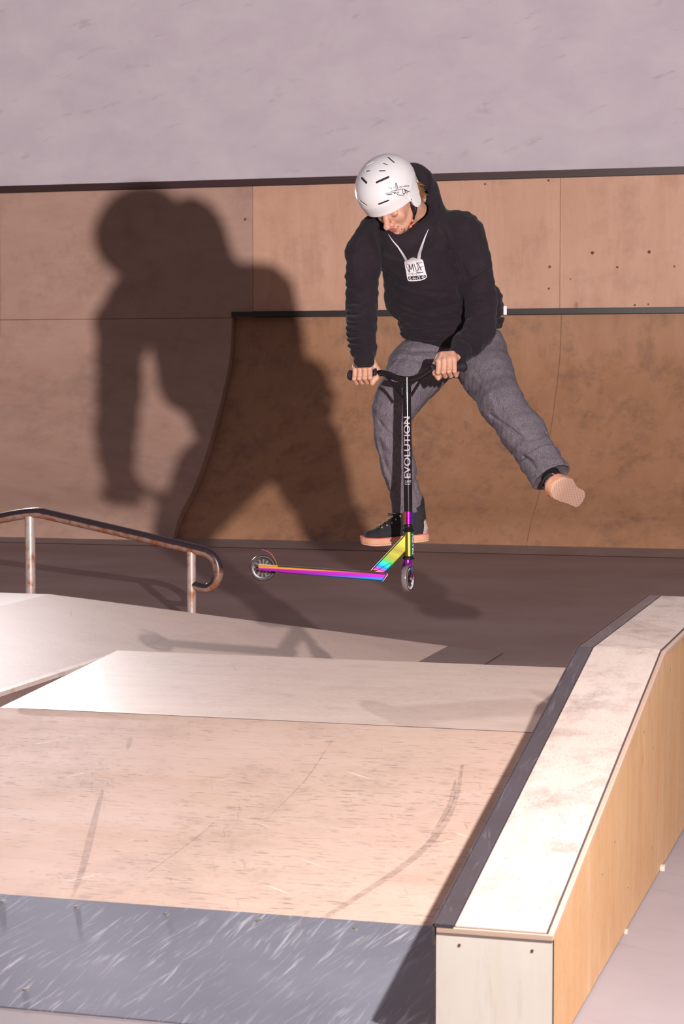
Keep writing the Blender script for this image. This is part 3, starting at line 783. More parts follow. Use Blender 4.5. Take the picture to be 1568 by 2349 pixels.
def project(bvh, pts2, off, z0=.6):
    out = []
    for (px, py) in pts2:
        o = S(px, py, z0); dr = S(px, py, -1.2) - o; dr /= np.linalg.norm(dr)
        loc, nn, i, dd = bvh.ray_cast(Vector(o), Vector(dr))
        if loc is None: out.append(None); continue
        out.append(np.array(loc) - dr * off)
    return out
def stroke(bvh, lines, width, off, closed=False):
    """ribbons drawn on a surface; lines in px, width in px"""
    V = []; F = []
    for ln_ in lines:
        w_ = width
        w1_ = None
        if isinstance(ln_, tuple) and isinstance(ln_[0], list):
            if len(ln_) == 3: ln_, w_, w1_ = ln_
            else: ln_, w_ = ln_
        p = np.array(ln_, float)
        seg = []
        for i in range(len(p) - 1):
            n_ = max(1, int(np.hypot(*(p[i + 1] - p[i])) / 1.2))
            for u in np.linspace(0, 1, n_, endpoint=False): seg.append(p[i] + (p[i + 1] - p[i]) * u)
        seg.append(p[-1]); seg = np.array(seg)
        ds = np.gradient(seg, axis=0); ds /= (np.linalg.norm(ds, axis=1)[:, None] + 1e-9); wv_ = w_ if w1_ is None else np.linspace(w_, w1_, len(seg))[:, None]; nn = np.stack([-ds[:, 1], ds[:, 0]], 1) * wv_ / 2
        L_ = project(bvh, seg + nn, off); R_ = project(bvh, seg - nn, off)
        idx = []
        for a_, b_ in zip(L_, R_):
            if a_ is None or b_ is None: idx.append(None); continue
            V += [a_, b_]; idx.append(len(V) - 2)
        for i in range(len(idx) - 1):
            if idx[i] is None or idx[i + 1] is None: continue
            F.append([idx[i], idx[i] + 1, idx[i + 1] + 1, idx[i + 1]])
    return np.array(V), F
def patch(bvh, poly, off, step=1.6):
    """filled polygon draped on a surface (convex-ish rows)"""
    poly = np.array(poly, float); y0, y1 = poly[:, 1].min(), poly[:, 1].max(); ny = max(2, int((y1 - y0) / step)); rows = []
    for y in np.linspace(y0 + 1e-3, y1 - 1e-3, ny):
        xs_ = []
        for i in range(len(poly)):
            a_, b_ = poly[i], poly[(i + 1) % len(poly)]
            if (a_[1] - y) * (b_[1] - y) < 0: xs_.append(a_[0] + (b_[0] - a_[0]) * (y - a_[1]) / (b_[1] - a_[1]))
        rows.append((min(xs_), max(xs_), y))
    nx = max(2, int((poly[:, 0].max() - poly[:, 0].min()) / step)); V = []; F = []; ok = True
    for (a_, b_, y) in rows: V += project(bvh, [(a_ + (b_ - a_) * i / nx, y) for i in range(nx + 1)], off)
    for j in range(len(rows) - 1):
        for i in range(nx):
            q = [j * (nx + 1) + i, (j + 1) * (nx + 1) + i, (j + 1) * (nx + 1) + i + 1, j * (nx + 1) + i + 1]
            if all(V[k] is not None for k in q): F.append(q)
    V = [v if v is not None else np.zeros(3) + HC for v in V]
    return np.array(V), F
def decal(name, vf, mat, parent):
    if len(vf[0]) == 0: return None
    return link_mesh(name, loc2w(vf[0]), vf[1], mat, parent)
def Z2(x, y): return (875 + x / 19.6, 410 + y / 19.6)     # helmet sticker drawing
def zl(*p): return [Z2(*q) for q in p]
plane_lines = [zl((170, 658), (500, 625), (640, 600)), zl((410, 578), (650, 520), (850, 485), (1000, 450), (1080, 520), (1270, 590), (1130, 560), (1060, 540)),
    zl((655, 515), (640, 350), (620, 195), (650, 190), (700, 330), (735, 470)), zl((940, 470), (925, 560), (960, 650), (1010, 690)), zl((1010, 460), (1060, 540), (1060, 620), (1010, 700), (980, 745)),
    zl((660, 640), (740, 740), (870, 745), (980, 745)), zl((545, 640), (590, 690), (620, 640), (600, 610)), zl((690, 600), (740, 650), (770, 620), (745, 570)), zl((1090, 600), (1130, 655), (1165, 600)), zl((990, 540), (1010, 580)), zl((770, 740), (790, 715))]
decal('aeroplane_drawing', stroke(hb, plane_lines, 1.25, .0007), M['ink'], helmet)
scrib = [zl((300, 350), (290, 410), (330, 430), (345, 400), (370, 440), (400, 405), (410, 450), (440, 400), (440, 460), (465, 465)), zl((510, 390), (540, 415), (550, 385), (585, 415)),
    zl((765, 365), (800, 400), (815, 345), (830, 380), (870, 340), (865, 420), (850, 430), (880, 350), (920, 370), (940, 330), (970, 360), (1000, 330), (1020, 370), (1050, 300), (1060, 360), (1100, 290), (1110, 370), (1150, 280), (1155, 350), (1190, 320), (1240, 290), (1200, 360), (1230, 350))]
decal('handwriting', stroke(hb, scrib, .75, .0007), M['ink'], helmet)
rv = on = hb.ray_cast(Vector(S(943, 458, .5)), Vector(nrm(S(943, 458, -1) - S(943, 458, .5))))
if rv[0] is not None:
    pp = np.array(rv[0]); nn_ = np.array(rv[1])
    MB().lathe(pp - nn_ * .001, nn_, [(0, .0022), (.0016, .0020)], 16).build('rivet', M['ink'], helmet, local=True)
# chin strap and buckle
st = [H(.082, -.040, .018), H(.078, -.075, .028), H(.064, -.104, .040), H(.036, -.128, .056), H(.0, -.138, .066), H(-.04, -.125, .052), H(-.07, -.09, .03)]
def strapmesh(path, width, thick, mat, name, parent, wdir):
    path = smooth_path(path, 8); m = MB(); n = len(path); V = []
    for i, p in enumerate(path):
        tg = nrm(path[min(i + 1, n - 1)] - path[max(i - 1, 0)]); wd = nrm(wdir - tg * (np.array(wdir) @ tg)); no = np.cross(tg, wd)
        V += [p + wd * width + no * thick, p - wd * width + no * thick, p - wd * width - no * thick, p + wd * width - no * thick]
    F = [[0, 1, 2, 3], [4 * n - 1, 4 * n - 2, 4 * n - 3, 4 * n - 4]]
    for i in range(n - 1):
        for k in range(4): F.append([4 * i + k, 4 * i + 4 + k, 4 * i + 4 + (k + 1) % 4, 4 * i + (k + 1) % 4])
    m.add(V, F); return m.build(name, mat, parent, local=True, smooth=40)
strapmesh(st, .0055, .0013, M['strap'], 'chin_strap', helmet, hf)
strapmesh([H(.084, -.038, -.03), H(.080, -.065, -.004), H(.074, -.09, .026)], .0045, .0012, M['strap'], 'chin_strap', helmet, hf)
hbv = bvh_of(head_m)
for c_, rx, ry in (((940.5, 518.5), .0068, .0068), ((945.5, 506), .0045, .0060)):
    q_ = project(hbv, [c_], .006)[0]
    if q_ is None or q_[2] < -.06: q_ = S(c_[0], c_[1], .0)
    b_ = MB(); ex = nrm((.9, .45, .1)); ey = nrm((-.4, .9, 0)); ez = np.cross(ex, ey)
    b_.hexa([q_ + ex * sx * rx + ey * sy * ry + ez * sz * .003 for sz in (-1, 1) for sx, sy in ((-1, -1), (1, -1), (1, 1), (-1, 1))])
    b_.build('strap_buckle', M['buckle'], helmet, local=True, bevel=.001)

# ---- hair, beard, lips, lashes
hr = MB()
for i in range(150):
    p = H(.068 + rng.uniform(-.004, .012), rng.uniform(-.052, .0), -.045 + rng.uniform(-.025, .03)); pts_ = [p]; dv = nrm(hl * rng.uniform(.1, .9) - hu * rng.uniform(.3, 1) - hf * rng.uniform(.0, 1))
    for k in range(4):
        dv = nrm(dv - hu * .25 + rng.normal(size=3) * .3); pts_.append(pts_[-1] + dv * .009)
    hr.tube(pts_, [.0012, .0012, .0011, .0008, .0004], 5)
hr.build('hair', M['hair'], person, local=True, smooth=60)
hbv = bvh_of(head_m)
be = MB()
def on_head(l, u, f):
    d_ = nrm(hl * l + hu * (u + .07) + hf * (f)); o = H(0, -.07, .0) + d_ * .2
    r_ = hbv.ray_cast(Vector(o), Vector(-d_)); return (np.array(r_[0]), np.array(r_[1])) if r_[0] is not None else (None, None)
for i in range(1500):
    u_ = rng.uniform(0, 1)
    if u_ < .5:   # jaw line, both sides
        q = rng.uniform(0, 1); sd = rng.choice([-1, 1]); l = sd * (.070 - .045 * q + rng.normal() * .0025); u = -.066 - .060 * q + rng.normal() * .004; f = .004 + .065 * q
    else: l = rng.normal() * .020; u = -.126 + rng.normal() * .008 + abs(l) * .25; f = .085 + rng.normal() * .006
    p, n_ = on_head(l, u, f)
    if p is None: continue
    dv = nrm(n_ * .5 - hu + hf * .4 + rng.normal(size=3) * .35); be.tube([p - n_ * .001, p + dv * .003, p + dv * rng.uniform(.0035, .006)], [.00045, .0004, .0002], 4)
be.build('beard', M['beard'], person, local=True)
def head_line(pts_, r_, name, mat, off=.0004):
    m = MB()
    for pl in pts_:
        q = []
        for (l, u, f) in smooth_path(pl, 5):
            o = H(l, u, f + .06); r0 = hbv.ray_cast(Vector(o), Vector(-hf))
            if r0[0] is not None: q.append(np.array(r0[0]) + hf * off)
        if len(q) > 2: m.tube(q, r_ if not isinstance(r_, list) else [r_[0] + (r_[1] - r_[0]) * math.sin(math.pi * i / (len(q) - 1)) for i in range(len(q))], 8)
    if m.v: return m.build(name, mat, person, local=True, smooth=60)
head_line([[(-.022, -.0915, .09), (-.008, -.0875, .09), (0, -.089, .09), (.008, -.0875, .09), (.022, -.0915, .09)], [(-.020, -.0925, .09), (0, -.0985, .09), (.020, -.0925, .09)]], [.001, .0038], 'lips', M['lips'])
for s_ in (-1, 1): head_line([[(s_ * .018, -.0365, .09), (s_ * .032, -.0405, .09), (s_ * .047, -.035, .09)]], [.0004, .0011], 'eyelashes', M['liner'])
for s_ in (-1, 1): head_line([[(s_ * .014, -.012, .09), (s_ * .032, -.006, .09), (s_ * .050, -.014, .09)]], [.0006, .0026], 'eyebrow', M['hair'])

# ---- hoodie
lo = S(770, 800, -.75); 
ho = Sculpt((S(775, 840, 0)[0], S(900, 842, 0)[1], -.62), (S(1185, 400, 0)[0], S(900, 350, 0)[1] + .01, .16), 0.0042)
fx = nrm((.97, .22, -.1))
# torso
ho.flat(S(958, 560, -.19), S(985, 640, -.25), (1, .05, 0), .175, .178, .115, .125, .02)
ho.flat(S(985, 640, -.25), S(1030, 722, -.35), (1, .08, 0), .178, .190, .125, .130, .03)
ho.flat(S(1026, 712, -.35), S(1032, 740, -.375), (1, .06, 0), .204, .212, .135, .130, .02, rnd=.25)
ho.ell(S(935, 690, -.28), (.092, .080, .09), None, .04)
ho.ell(S(1118, 695, -.37), (.060, .085, .08), None, .03)
ho.flat(S(1036, 735, -.405), S(1037, 757, -.41), (1, .0, 0), .214, .203, .125, .122, .006, rnd=.10)
# shoulders
ho.flat(S(870, 560, -.18), S(1040, 535, -.21), (0, 1, 0), .070, .088, .080, .090, .04)
ho.flat(S(905, 540, -.14), S(1010, 530, -.16), (0, 1, 0), .055, .065, .075, .085, .04)
# sleeves
ho.cone(S(862, 528, -.17), S(822, 580, -.18), .058, .056, .04)
ho.chain([shR + (.0, -.02, 0), S(830, 630, -.19)], [.070, .0665], .03)
ho.chain([S(830, 630, -.19), S(829, 700, -.175), S(829, 760, -.09), S(832, 803, -.045)], [.0665, .063, .058, .051], .008)
ho.ell(S(832, 800, -.05), (.053, .026, .052), None, .01)
ho.cone(S(833, 808, -.040), S(836, 825, -.006), .043, .040, .006)
ho.chain([shL, S(1080, 600, -.20)], [.088, .079], .03)
ho.chain([S(1080, 600, -.20), S(1101, 690, -.185), S(1101, 752, -.14), S(1068, 790, -.05)], [.079, .068, .062, .056], .006)
ho.cone(S(1104, 765, -.13), S(1083, 790, -.06), .050, .044, .02)
ho.cone(S(1064, 792, -.035), S(1048, 817, .022), .046, .040, .010)
ho.lumps(.0016, 55, 3); ho.lumps(.0012, 110, 5)
# hood: rolled collar round the neck with the hood standing up behind the helmet
ho.chain([S(868, 524, -.12), S(900, 558, -.065), S(940, 562, -.055), S(978, 522, -.06), S(988, 492, -.10)], [.030, .024, .026, .034, .036], .05)
ho.cone(S(862, 530, -.15), S(925, 560, -.10), .050, .055, .05)
ho.ell(S(957, 446, -.15), (.088, .128, .085), ((.96, .28, 0), (-.28, .96, 0), (0, 0, 1)), .02)
ho.ell(S(980, 500, -.15), (.072, .09, .085), None, .03)
ho.ell(S(934, 452, -.075), (.075, .128, .085), ((.93, .36, 0), (-.36, .93, 0), (0, 0, 1)), .012, 's')
ho.ell(S(905, 500, -.06), (.05, .045, .05), None, .012, 's')
# clear the head, the helmet and the inside of the cuffs
ho.cone(H(0, -.02, 0), NK + np.array((0, .02, 0)), .085, .070, .01, 's')
FOLDS = [([(862, 520), (872, 570), (876, 620), (872, 655)], -.007, .007), ([(850, 530), (868, 590), (870, 640)], .004, .012),
    ([(1005, 520), (1022, 560), (1030, 610), (1048, 650), (1062, 690)], -.008, .008), ([(1018, 505), (1036, 560), (1046, 600), (1063, 645)], .006, .012),
    ([(1052, 600), (1075, 640), (1105, 620), (1125, 615)], -.005, .008), ([(1070, 650), (1100, 640), (1132, 645)], .005, .010), ([(1075, 680), (1105, 672), (1135, 676)], -.004, .007),
    ([(1068, 720), (1100, 722), (1130, 712)], -.004, .007), ([(1064, 745), (1090, 757), (1120, 748)], .004, .008), ([(1048, 768), (1070, 780), (1095, 785)], -.005, .007), ([(1042, 780), (1072, 795), (1080, 812)], -.006, .005),
    ([(792, 668), (820, 676), (862, 668)], .005, .008), ([(800, 692), (826, 702), (862, 694)], -.004, .006),
    ([(794, 708), (815, 712), (850, 710)], .0045, .005), ([(796, 722), (815, 727), (856, 724)], -.004, .0045), ([(797, 734), (816, 738), (856, 737)], .0045, .005), ([(798, 747), (816, 752), (858, 750)], -.004, .0045),
    ([(799, 760), (818, 764), (858, 762)], .0045, .005), ([(800, 773), (818, 776), (858, 774)], -.004, .0045), ([(802, 786), (822, 782), (860, 786)], .004, .005), ([(806, 812), (830, 802), (858, 805)], -.003, .004),
    ([(880, 620), (915, 650), (960, 668), (1040, 672)], -.0035, .008), ([(884, 640), (930, 668), (1000, 682), (1055, 680)], .003, .010),
    ([(905, 690), (960, 712), (1030, 700), (1058, 690)], -.004, .006), ([(915, 705), (980, 725), (1055, 712)], .004, .008), ([(920, 718), (990, 736), (1050, 728)], -.004, .006), ([(912, 748), (960, 750), (1050, 746)], -.007, .005),
    ([(900, 640), (940, 648), (1000, 640)], .002, .012), ([(1000, 460), (1002, 500), (985, 530)], -.006, .008), ([(1140, 722), (1152, 730), (1160, 738)], -.006, .006), ([(960, 395), (975, 430), (968, 470)], -.004, .006),
    ([(1095, 560), (1110, 600), (1118, 640)], .003, .01), ([(1060, 520), (1040, 560), (1035, 600)], -.004, .01), ([(815, 560), (806, 600), (812, 640)], .003, .01)]
FOLDS += [([(1046, 655), (1060, 690), (1060, 730), (1050, 775)], -.008, .006), ([(984, 396), (990, 420), (987, 450), (972, 480), (952, 508)], .006, .006), ([(976, 400), (980, 425), (976, 450), (962, 478)], -.008, .006),
    ([(790, 655), (808, 662), (835, 660)], -.005, .006), ([(1080, 700), (1110, 696), (1138, 690)], .004, .007), ([(915, 758), (960, 762), (1040, 760)], -.003, .003)]
for q_ in range(8):
    y_ = 700 + q_ * 13.5; FOLDS.append(([(792, y_), (802, y_ + 5), (818, y_ + 6), (836, y_ + 2)], .006, .0048)); FOLDS.append(([(794, y_ + 7), (806, y_ + 12), (822, y_ + 12)], -.004, .004))
ho.folds([(a_, b_ * 1.35, c_) for a_, b_, c_ in FOLDS])
hood_m = ho.mesh()
hoodie = put_mesh('hoodie', hood_m, M['hoodie'], person)
hob = bvh_of(hood_m)
decal('printed_cord', stroke(hob, [([(890, 537), (900, 552), (913, 567), (924, 584), (932, 598)], .8, 5.5), ([(982, 526), (974, 545), (968, 562), (962, 580), (960, 594)], .8, 8.0)], 5, .0022), M['print'], hoodie)
def Z5(x, y): return (900 + x / 15.68, 580 + y / 15.68)
def z5(*p): return [Z5(*q) for q in p]
badge = z5((420, 330), (440, 300), (560, 262), (640, 190), (740, 165), (830, 190), (880, 215), (1010, 215), (1075, 245), (1105, 310), (1175, 640), (1235, 840), (1225, 890), (1150, 950), (1000, 1000), (800, 1020), (600, 1020), (545, 985), (520, 900))
pr = decal('printed_badge', patch(hob, badge, .0016, 1.4), M['print'], hoodie)
decal('badge_band', patch(hob, z5((548, 858), (850, 832), (1175, 792), (1210, 850), (1190, 890), (1060, 945), (800, 985), (620, 990), (575, 960)), .0022, 1.2), M['ink'], pr)
smuf = [(z5((560, 440), (520, 395), (480, 400), (485, 470), (540, 560), (590, 640), (620, 700), (590, 690), (545, 610)), .95), (z5((625, 700), (600, 560), (585, 410)), 1.4), (z5((585, 410), (625, 520), (668, 610)), 1.4), (z5((668, 610), (690, 500), (712, 390)), 1.4), (z5((712, 390), (730, 520), (770, 675)), 1.5),
    (z5((780, 395), (805, 520), (845, 620), (900, 650), (932, 600), (905, 480), (850, 350)), 1.3), (z5((885, 350), (940, 450), (990, 540), (1030, 630)), 1.8), (z5((900, 355), (980, 370), (1060, 345)), 1.4), (z5((960, 530), (1020, 515), (1085, 490)), 1.2),
    (z5((560, 740), (590, 775), (680, 745), (750, 712)), .9), (z5((700, 785), (800, 750), (900, 715)), 1.0), (z5((830, 670), (900, 705), (1000, 715), (1105, 700)), 1.6), (z5((850, 780), (920, 740), (990, 720)), 1.0)]
decal('printed_signature', stroke(hob, [(p, w) for p, w in smuf], 1, .0026), M['ink'], pr)
shop = [z5((660, 880), (600, 890), (600, 925), (665, 950), (660, 985), (610, 990)), z5((740, 870), (765, 985)), z5((800, 865), (825, 980)), z5((752, 925), (812, 920)), z5((903, 875), (912, 945), (930, 972), (965, 966), (982, 945), (974, 870), (955, 850), (922, 854), (903, 875)), z5((1065, 840), (1095, 930)), z5((1065, 840), (1125, 825), (1135, 865), (1080, 885)),
    z5((695, 930), (715, 930)), z5((855, 925), (875, 925)), z5((1020, 895), (1040, 895))]
decal('printed_letters', stroke(hob, shop, 1.15, .0029), M['print'], pr)
# little woven label at the side
bx_ = MB(); c_ = S(1158, 712, -.37)
bx_.hexa([c_ + np.array((sx * .0065, sy * .0175, sz * .0012)) for sz in (-1, 1) for sx, sy in ((-1, -1), (1, -1), (1, 1), (-1, 1))])
lb = bx_.build('woven_label', M['print'], hoodie, local=True); lb['label'] = 'small white label'

# ---- jeans
je = Sculpt((S(840, 1200, 0)[0] - .02, S(900, 1205, 0)[1] - .02, -.72), (S(1340, 760, 0)[0], S(900, 735, 0)[1], .10), 0.0042)
je.flat(S(1040, 755, -.44), S(1045, 800, -.48), (1, .05, 0), .178, .185, .120, .125, .02, rnd=.3)
je.chain([S(995, 808, -.46), S(955, 850, -.38), S(908, 925, -.27)], [.128, .112, .090], .04)
je.cone(S(912, 915, -.28), S(897, 945, -.27), .086, .073, .03)
je.chain([S(899, 940, -.27), S(900, 1000, -.275), S(914, 1075, -.29), S(931, 1140, -.30)], [.072, .070, .066, .060], .02)
je.flat(S(931, 1135, -.30), S(934, 1172, -.31), (1, .2, 0), .060, .062, .062, .066, .015, rnd=.1)
je.chain([S(1096, 815, -.46), S(1118, 860, -.36), S(1150, 925, -.23)], [.122, .100, .086], .04)
je.chain([S(1150, 925, -.23), S(1198, 990, -.16), S(1232, 1045, -.09)], [.085, .083, .080], .03)
je.flat(S(1236, 1050, -.08), S(1263, 1095, -.035), (.86, .5, 0), .080, .083, .078, .080, .02, rnd=.06)
je.lumps(.0018, 48, 11); je.lumps(.0010, 120, 12)
je.folds([([(915, 790), (950, 800), (1000, 798), (1030, 812)], -.005, .006), ([(905, 806), (950, 812), (1010, 815)], .005, .008), ([(898, 822), (930, 815), (975, 826), (1015, 835)], -.004, .007),
    ([(885, 850), (905, 826), (920, 815)], .005, .006), ([(870, 905), (900, 930), (925, 965)], -.004, .008), ([(868, 960), (885, 985), (910, 1005)], -.009, .006), ([(862, 985), (885, 1020), (905, 1040)], .005, .010),
    ([(858, 950), (862, 1000), (876, 1060), (893, 1110), (905, 1140)], .004, .006), ([(872, 1000), (884, 1060), (905, 1110)], -.004, .006), ([(960, 1090), (950, 1110), (962, 1140)], -.004, .006), ([(895, 1128), (905, 1115), (912, 1100)], -.010, .006),
    ([(1090, 850), (1120, 900), (1140, 960), (1165, 985)], .005, .010), ([(1122, 948), (1140, 962), (1165, 982), (1195, 1008)], -.013, .006), ([(1140, 900), (1150, 930), (1175, 955)], .005, .012),
    ([(1178, 1000), (1205, 1012), (1235, 1005), (1250, 990)], -.005, .008), ([(1190, 1038), (1215, 1052), (1245, 1058), (1280, 1056)], .006, .006), ([(1185, 1046), (1215, 1062), (1250, 1068), (1285, 1064)], -.004, .006),
    ([(1192, 1045), (1212, 1062), (1222, 1080)], -.012, .005), ([(1240, 985), (1262, 1010), (1278, 1045), (1296, 1080)], -.005, .005), ([(1075, 830), (1095, 850), (1110, 880)], -.005, .01)])
# hollow hems
je.cone(S(934, 1168, -.31), S(934, 1210, -.31), .054, .056, .002, 's')
je.flat(S(1262, 1092, -.036), S(1290, 1138, .012), (.86, .5, 0), .074, .075, .070, .072, .002, 's', rnd=.05)
je_m = je.mesh()
jeans = put_mesh('jeans', je_m, M['jeans'], person); jeans['label'] = 'loose faded grey jeans'
jb = bvh_of(je_m)
seams = [[(1225, 1104), (1240, 1094), (1262, 1086), (1285, 1082), (1306, 1086)], [(1222, 1110), (1238, 1101), (1262, 1093), (1286, 1088), (1310, 1092)], [(1222, 948), (1240, 975), (1257, 1000), (1268, 1030), (1282, 1060), (1292, 1082)],
    [(902, 1172), (925, 1176), (948, 1170), (966, 1152), (972, 1136)], [(902, 1166), (925, 1169), (945, 1163), (962, 1146), (966, 1132)], [(995, 778), (995, 790), (1010, 812)], [(1000, 778), (1001, 790), (1014, 808)]]
for q_ in seams: decal('stitched_seam', stroke(jb, [q_], 1.3, .0010), M['seam'], jeans)

# ---- shoes
def shoe(heel, toe_dir, up_dir, L=.275, name='shoe', lace_side=1):
    a = nrm(toe_dir); u = nrm(np.array(up_dir) - a * (np.array(up_dir) @ a)); w = np.cross(a, u)
    def P(s_, h, q=0.0): return heel + a * s_ + u * h + w * q
    root = empty(name, tuple(loc2w(P(L / 2, 0))));
    root.parent = person; root.location = Vector(root['org']) - Vector(person['org'])
    lo_ = np.min([P(i, j, k) for i in (-.03, L + .03) for j in (-.03, .20) for k in (-.08, .08)], 0); hi_ = np.max([P(i, j, k) for i in (-.03, L + .03) for j in (-.03, .20) for k in (-.08, .08)], 0)
    def outline(sc_, r0, h0, h1, rnd=.004, op='u'):
        pts_ = [(.036, 0, .034), (.10, .002, .034), (.175, -.004, .0465), (L - .050, .0, .044), (L - .036, .002, .035)]
        def fn(X, Y, Z):
            px, py, pz = X - heel[0], Y - heel[1], Z - heel[2]
            s_ = px * a[0] + py * a[1] + pz * a[2]; h = px * u[0] + py * u[1] + pz * u[2]; q = px * w[0] + py * w[1] + pz * w[2]
            d_ = None
            for i in range(len(pts_) - 1):
                (s0, q0, ra), (s1, q1, rb) = pts_[i], pts_[i + 1]; ds, dq = s1 - s0, q1 - q0
                t_ = np.clip(((s_ - s0) * ds + (q - q0) * dq) / (ds * ds + dq * dq), 0, 1)
                e = np.sqrt((s_ - s0 - t_ * ds) ** 2 + (q - q0 - t_ * dq) ** 2) - (ra + r0 + (rb - ra) * t_)
                d_ = e if d_ is None else np.minimum(d_, e)
            spring = .010 * np.clip((s_ - L * .72) / (L * .28), 0, 1) ** 2
            hh = np.abs(h - spring - (h0 + h1) / 2) - (h1 - h0) / 2
            aa = d_ + rnd; bb = hh + rnd
            return np.sqrt(np.maximum(aa, 0) ** 2 + np.maximum(bb, 0) ** 2) + np.minimum(np.maximum(aa, bb), 0) - rnd
        sc_.put(fn, lo_, hi_, 0.0, op)
    so = Sculpt(lo_, hi_, .0018); outline(so, .0035, .005, .031); put_mesh('sole', so.mesh(), M['gum'], root)
    ou = Sculpt(lo_, hi_, .0018); outline(ou, .0015, .0, .0068, .002); put_mesh('outsole', ou.mesh(), M['outsole'], root)
    fo = Sculpt(lo_, hi_, .0016); outline(fo, .0045, .0285, .0325, .0012); put_mesh('foxing_line', fo.mesh(), M['foxing'], root)
    up_ = Sculpt(lo_, hi_, .0018)
    up_.flat(P(.045, .045), P(.235, .034), w, .037, .036, .040, .026, .02)
    up_.flat(P(.19, .036), P(L - .042, .032), w, .045, .036, .026, .020, .02)
    up_.flat(P(.175, .050), P(.085, .105), w, .036, .037, .030, .036, .03)
    up_.flat(P(.050, .050), P(.056, .135), w, .037, .040, .040, .046, .02, rnd=.3)
    up_.lumps(.0008, 120, 4)
    up_.cone(P(.064, .120), P(.064, .20), .033, .036, .004, 's')
    outline_cut = Sculpt(lo_, hi_, .0018); outline(outline_cut, .0022, .02, .22); up_.d = np.maximum(up_.d, outline_cut.d)
    um = up_.mesh(); put_mesh('upper', um, M['suede'], root)
    hp = Sculpt(lo_, hi_, .0018); hp.d = up_.d - .0012
    hs = Sculpt(lo_, hi_, .0018); hs.flat(P(-.005, .028), P(.018, .070), w, .06, .03, .045, .022, .0); hp.d = np.maximum(hp.d, hs.d); hp.d = np.maximum(hp.d, -(up_.d + .001))
    hv = hp.mesh()
    if len(hv[0]): put_mesh('heel_patch', hv, M['worn'], root)
    # laces over the instep
    ub = bvh_of(um)
    lc = MB(); hooks = []
    for i in range(6):
        s_ = .182 - i * .017; h = .065 + i * .014
        pts_ = []
        for q in np.linspace(-.030, .030, 9):
            o = P(s_ + .06, h + .09, q); r_ = ub.ray_cast(Vector(o), Vector(nrm(-a * .35 - u)))
            o2 = P(s_ + .05 + i * .001, h + .06, q); r_ = ub.ray_cast(Vector(o2), Vector(nrm(-a * .62 - u * .8)))
            if r_[0] is not None: pts_.append(np.array(r_[0]) + np.array(r_[1]) * .002)
        if len(pts_) > 3:
            lc.tube(pts_, .0026, 8)
            for e in (pts_[0], pts_[-1]): hooks.append((e, nrm(e - P(s_ - .02, h - .02, 0))))
    if lc.v:
        lc.build('laces', M['strap'], root, local=True, smooth=60)
        for e, d_ in hooks: MB().lathe(e, d_, [(-.002, .0042), (.002, .0040), (.0032, .0022)], 12).build('lace_hook', M['lace'], root, local=True, smooth=40)
    return root, P
sR, PR = shoe(S(984, 1240, -.31), (-.985, -.085, .10), (-.05, .99, .10))
lt = S(914, 1182, -.25)
MB().tube([lt, lt + np.array((-.02, .002, .006)), lt + np.array((-.044, .004, .01))], [.003, .0045, .005], 8).build('lace_bow', M['strap'], sR, local=True, smooth=60)
sL, PL = shoe(S(1337, 1150, .045), (-.47, .20, .86), (-.70, .46, -.55))
# ankle sock
so = Sculpt(S(900, 1215, -.42) - .03, S(990, 1140, -.2) + .03, .003); so.cone(S(950, 1150, -.31), S(955, 1200, -.31), .040, .040)
put_mesh('sock', so.mesh(), M['strap'], person)

# ================================================================== SCOOTER
def chrome(name, vec, p0, span, stops, metal=0.78, rough=0.27, jit=0.08):
    """oil-slick finish: the colour runs across the part along vec (local metres, world axes)"""
    t = NT(name)
    vm = t.n('ShaderNodeVectorMath'); vm.operation = 'DOT_PRODUCT'
    wv = CR * vec[0] + CU * vec[1] - CF * vec[2]; span = span * BODY_SIZE
    t.l(t.tc.outputs['Object'], vm.inputs[0]); vm.inputs[1].default_value = tuple(wv / span)
    off = float(np.dot(wv / span, loc2w(np.array(p0)) - np.array(SORG)))
    v = t.math('SUBTRACT', vm.outputs['Value'], off)
    nz = t.noise(t.mapping((1, 1, 1)), 14, 3)
    v = t.math('ADD', v, t.math('MULTIPLY', t.math('SUBTRACT', nz, 0.5), jit))
    return t.out(t.ramp(v, stops), rough, metal, 0.8)
SORG = tuple(loc2w(S(760, 1335, 0)))
sc_ = empty('kick_scooter', SORG)
tag(sc_, 'stunt scooter in mid-air, black bar, oil-slick rainbow deck and fork, held by the rider', 'scooter')
YEL = (0.22, 0.22, 0.02, 1); GRN = (0.06, 0.28, 0.04, 1); TEA = (0.0, 0.38, 0.36, 1); BLU = (0.0, 0.16, 0.42, 1); MAG = (0.36, 0.006, 0.33, 1); ORG_ = (0.80, 0.30, 0.03, 1); SIL = (0.55, 0.55, 0.45, 1); RED = (0.75, 0.07, 0.05, 1); OLV = (0.22, 0.17, 0.03, 1)
M['c_deck'] = chrome('oil_slick_deck', (.045, 1, 0), S(640, 1322, 0), .050, [(0.20, BLU), (0.32, (0.22, 0.01, 0.42, 1)), (0.40, MAG), (0.56, MAG), (0.66, ORG_), (0.80, (0.45, 0.26, 0.03, 1)), (0.92, SIL)], jit=.05)
M['c_neck'] = chrome('oil_slick_neck', (.35, .94, 0), S(868, 1312, 0), .13, [(0.0, ORG_), (0.08, MAG), (0.17, BLU), (0.27, TEA), (0.42, GRN), (0.55, (0.20, 0.17, 0.02, 1)), (0.66, YEL), (0.8, (0.16, 0.13, 0.015, 1)), (1.0, YEL)])
M['c_head'] = chrome('oil_slick_head', (1, 0, 0), S(924, 1250, 0), .042, [(0.0, (0.10, 0.30, 0.12, 1)), (0.1, YEL), (0.25, OLV), (0.45, (0.40, 0.27, 0.03, 1)), (0.6, (0.62, 0.70, 0.10, 1)), (0.72, GRN), (0.85, TEA), (0.95, MAG)], jit=.03)
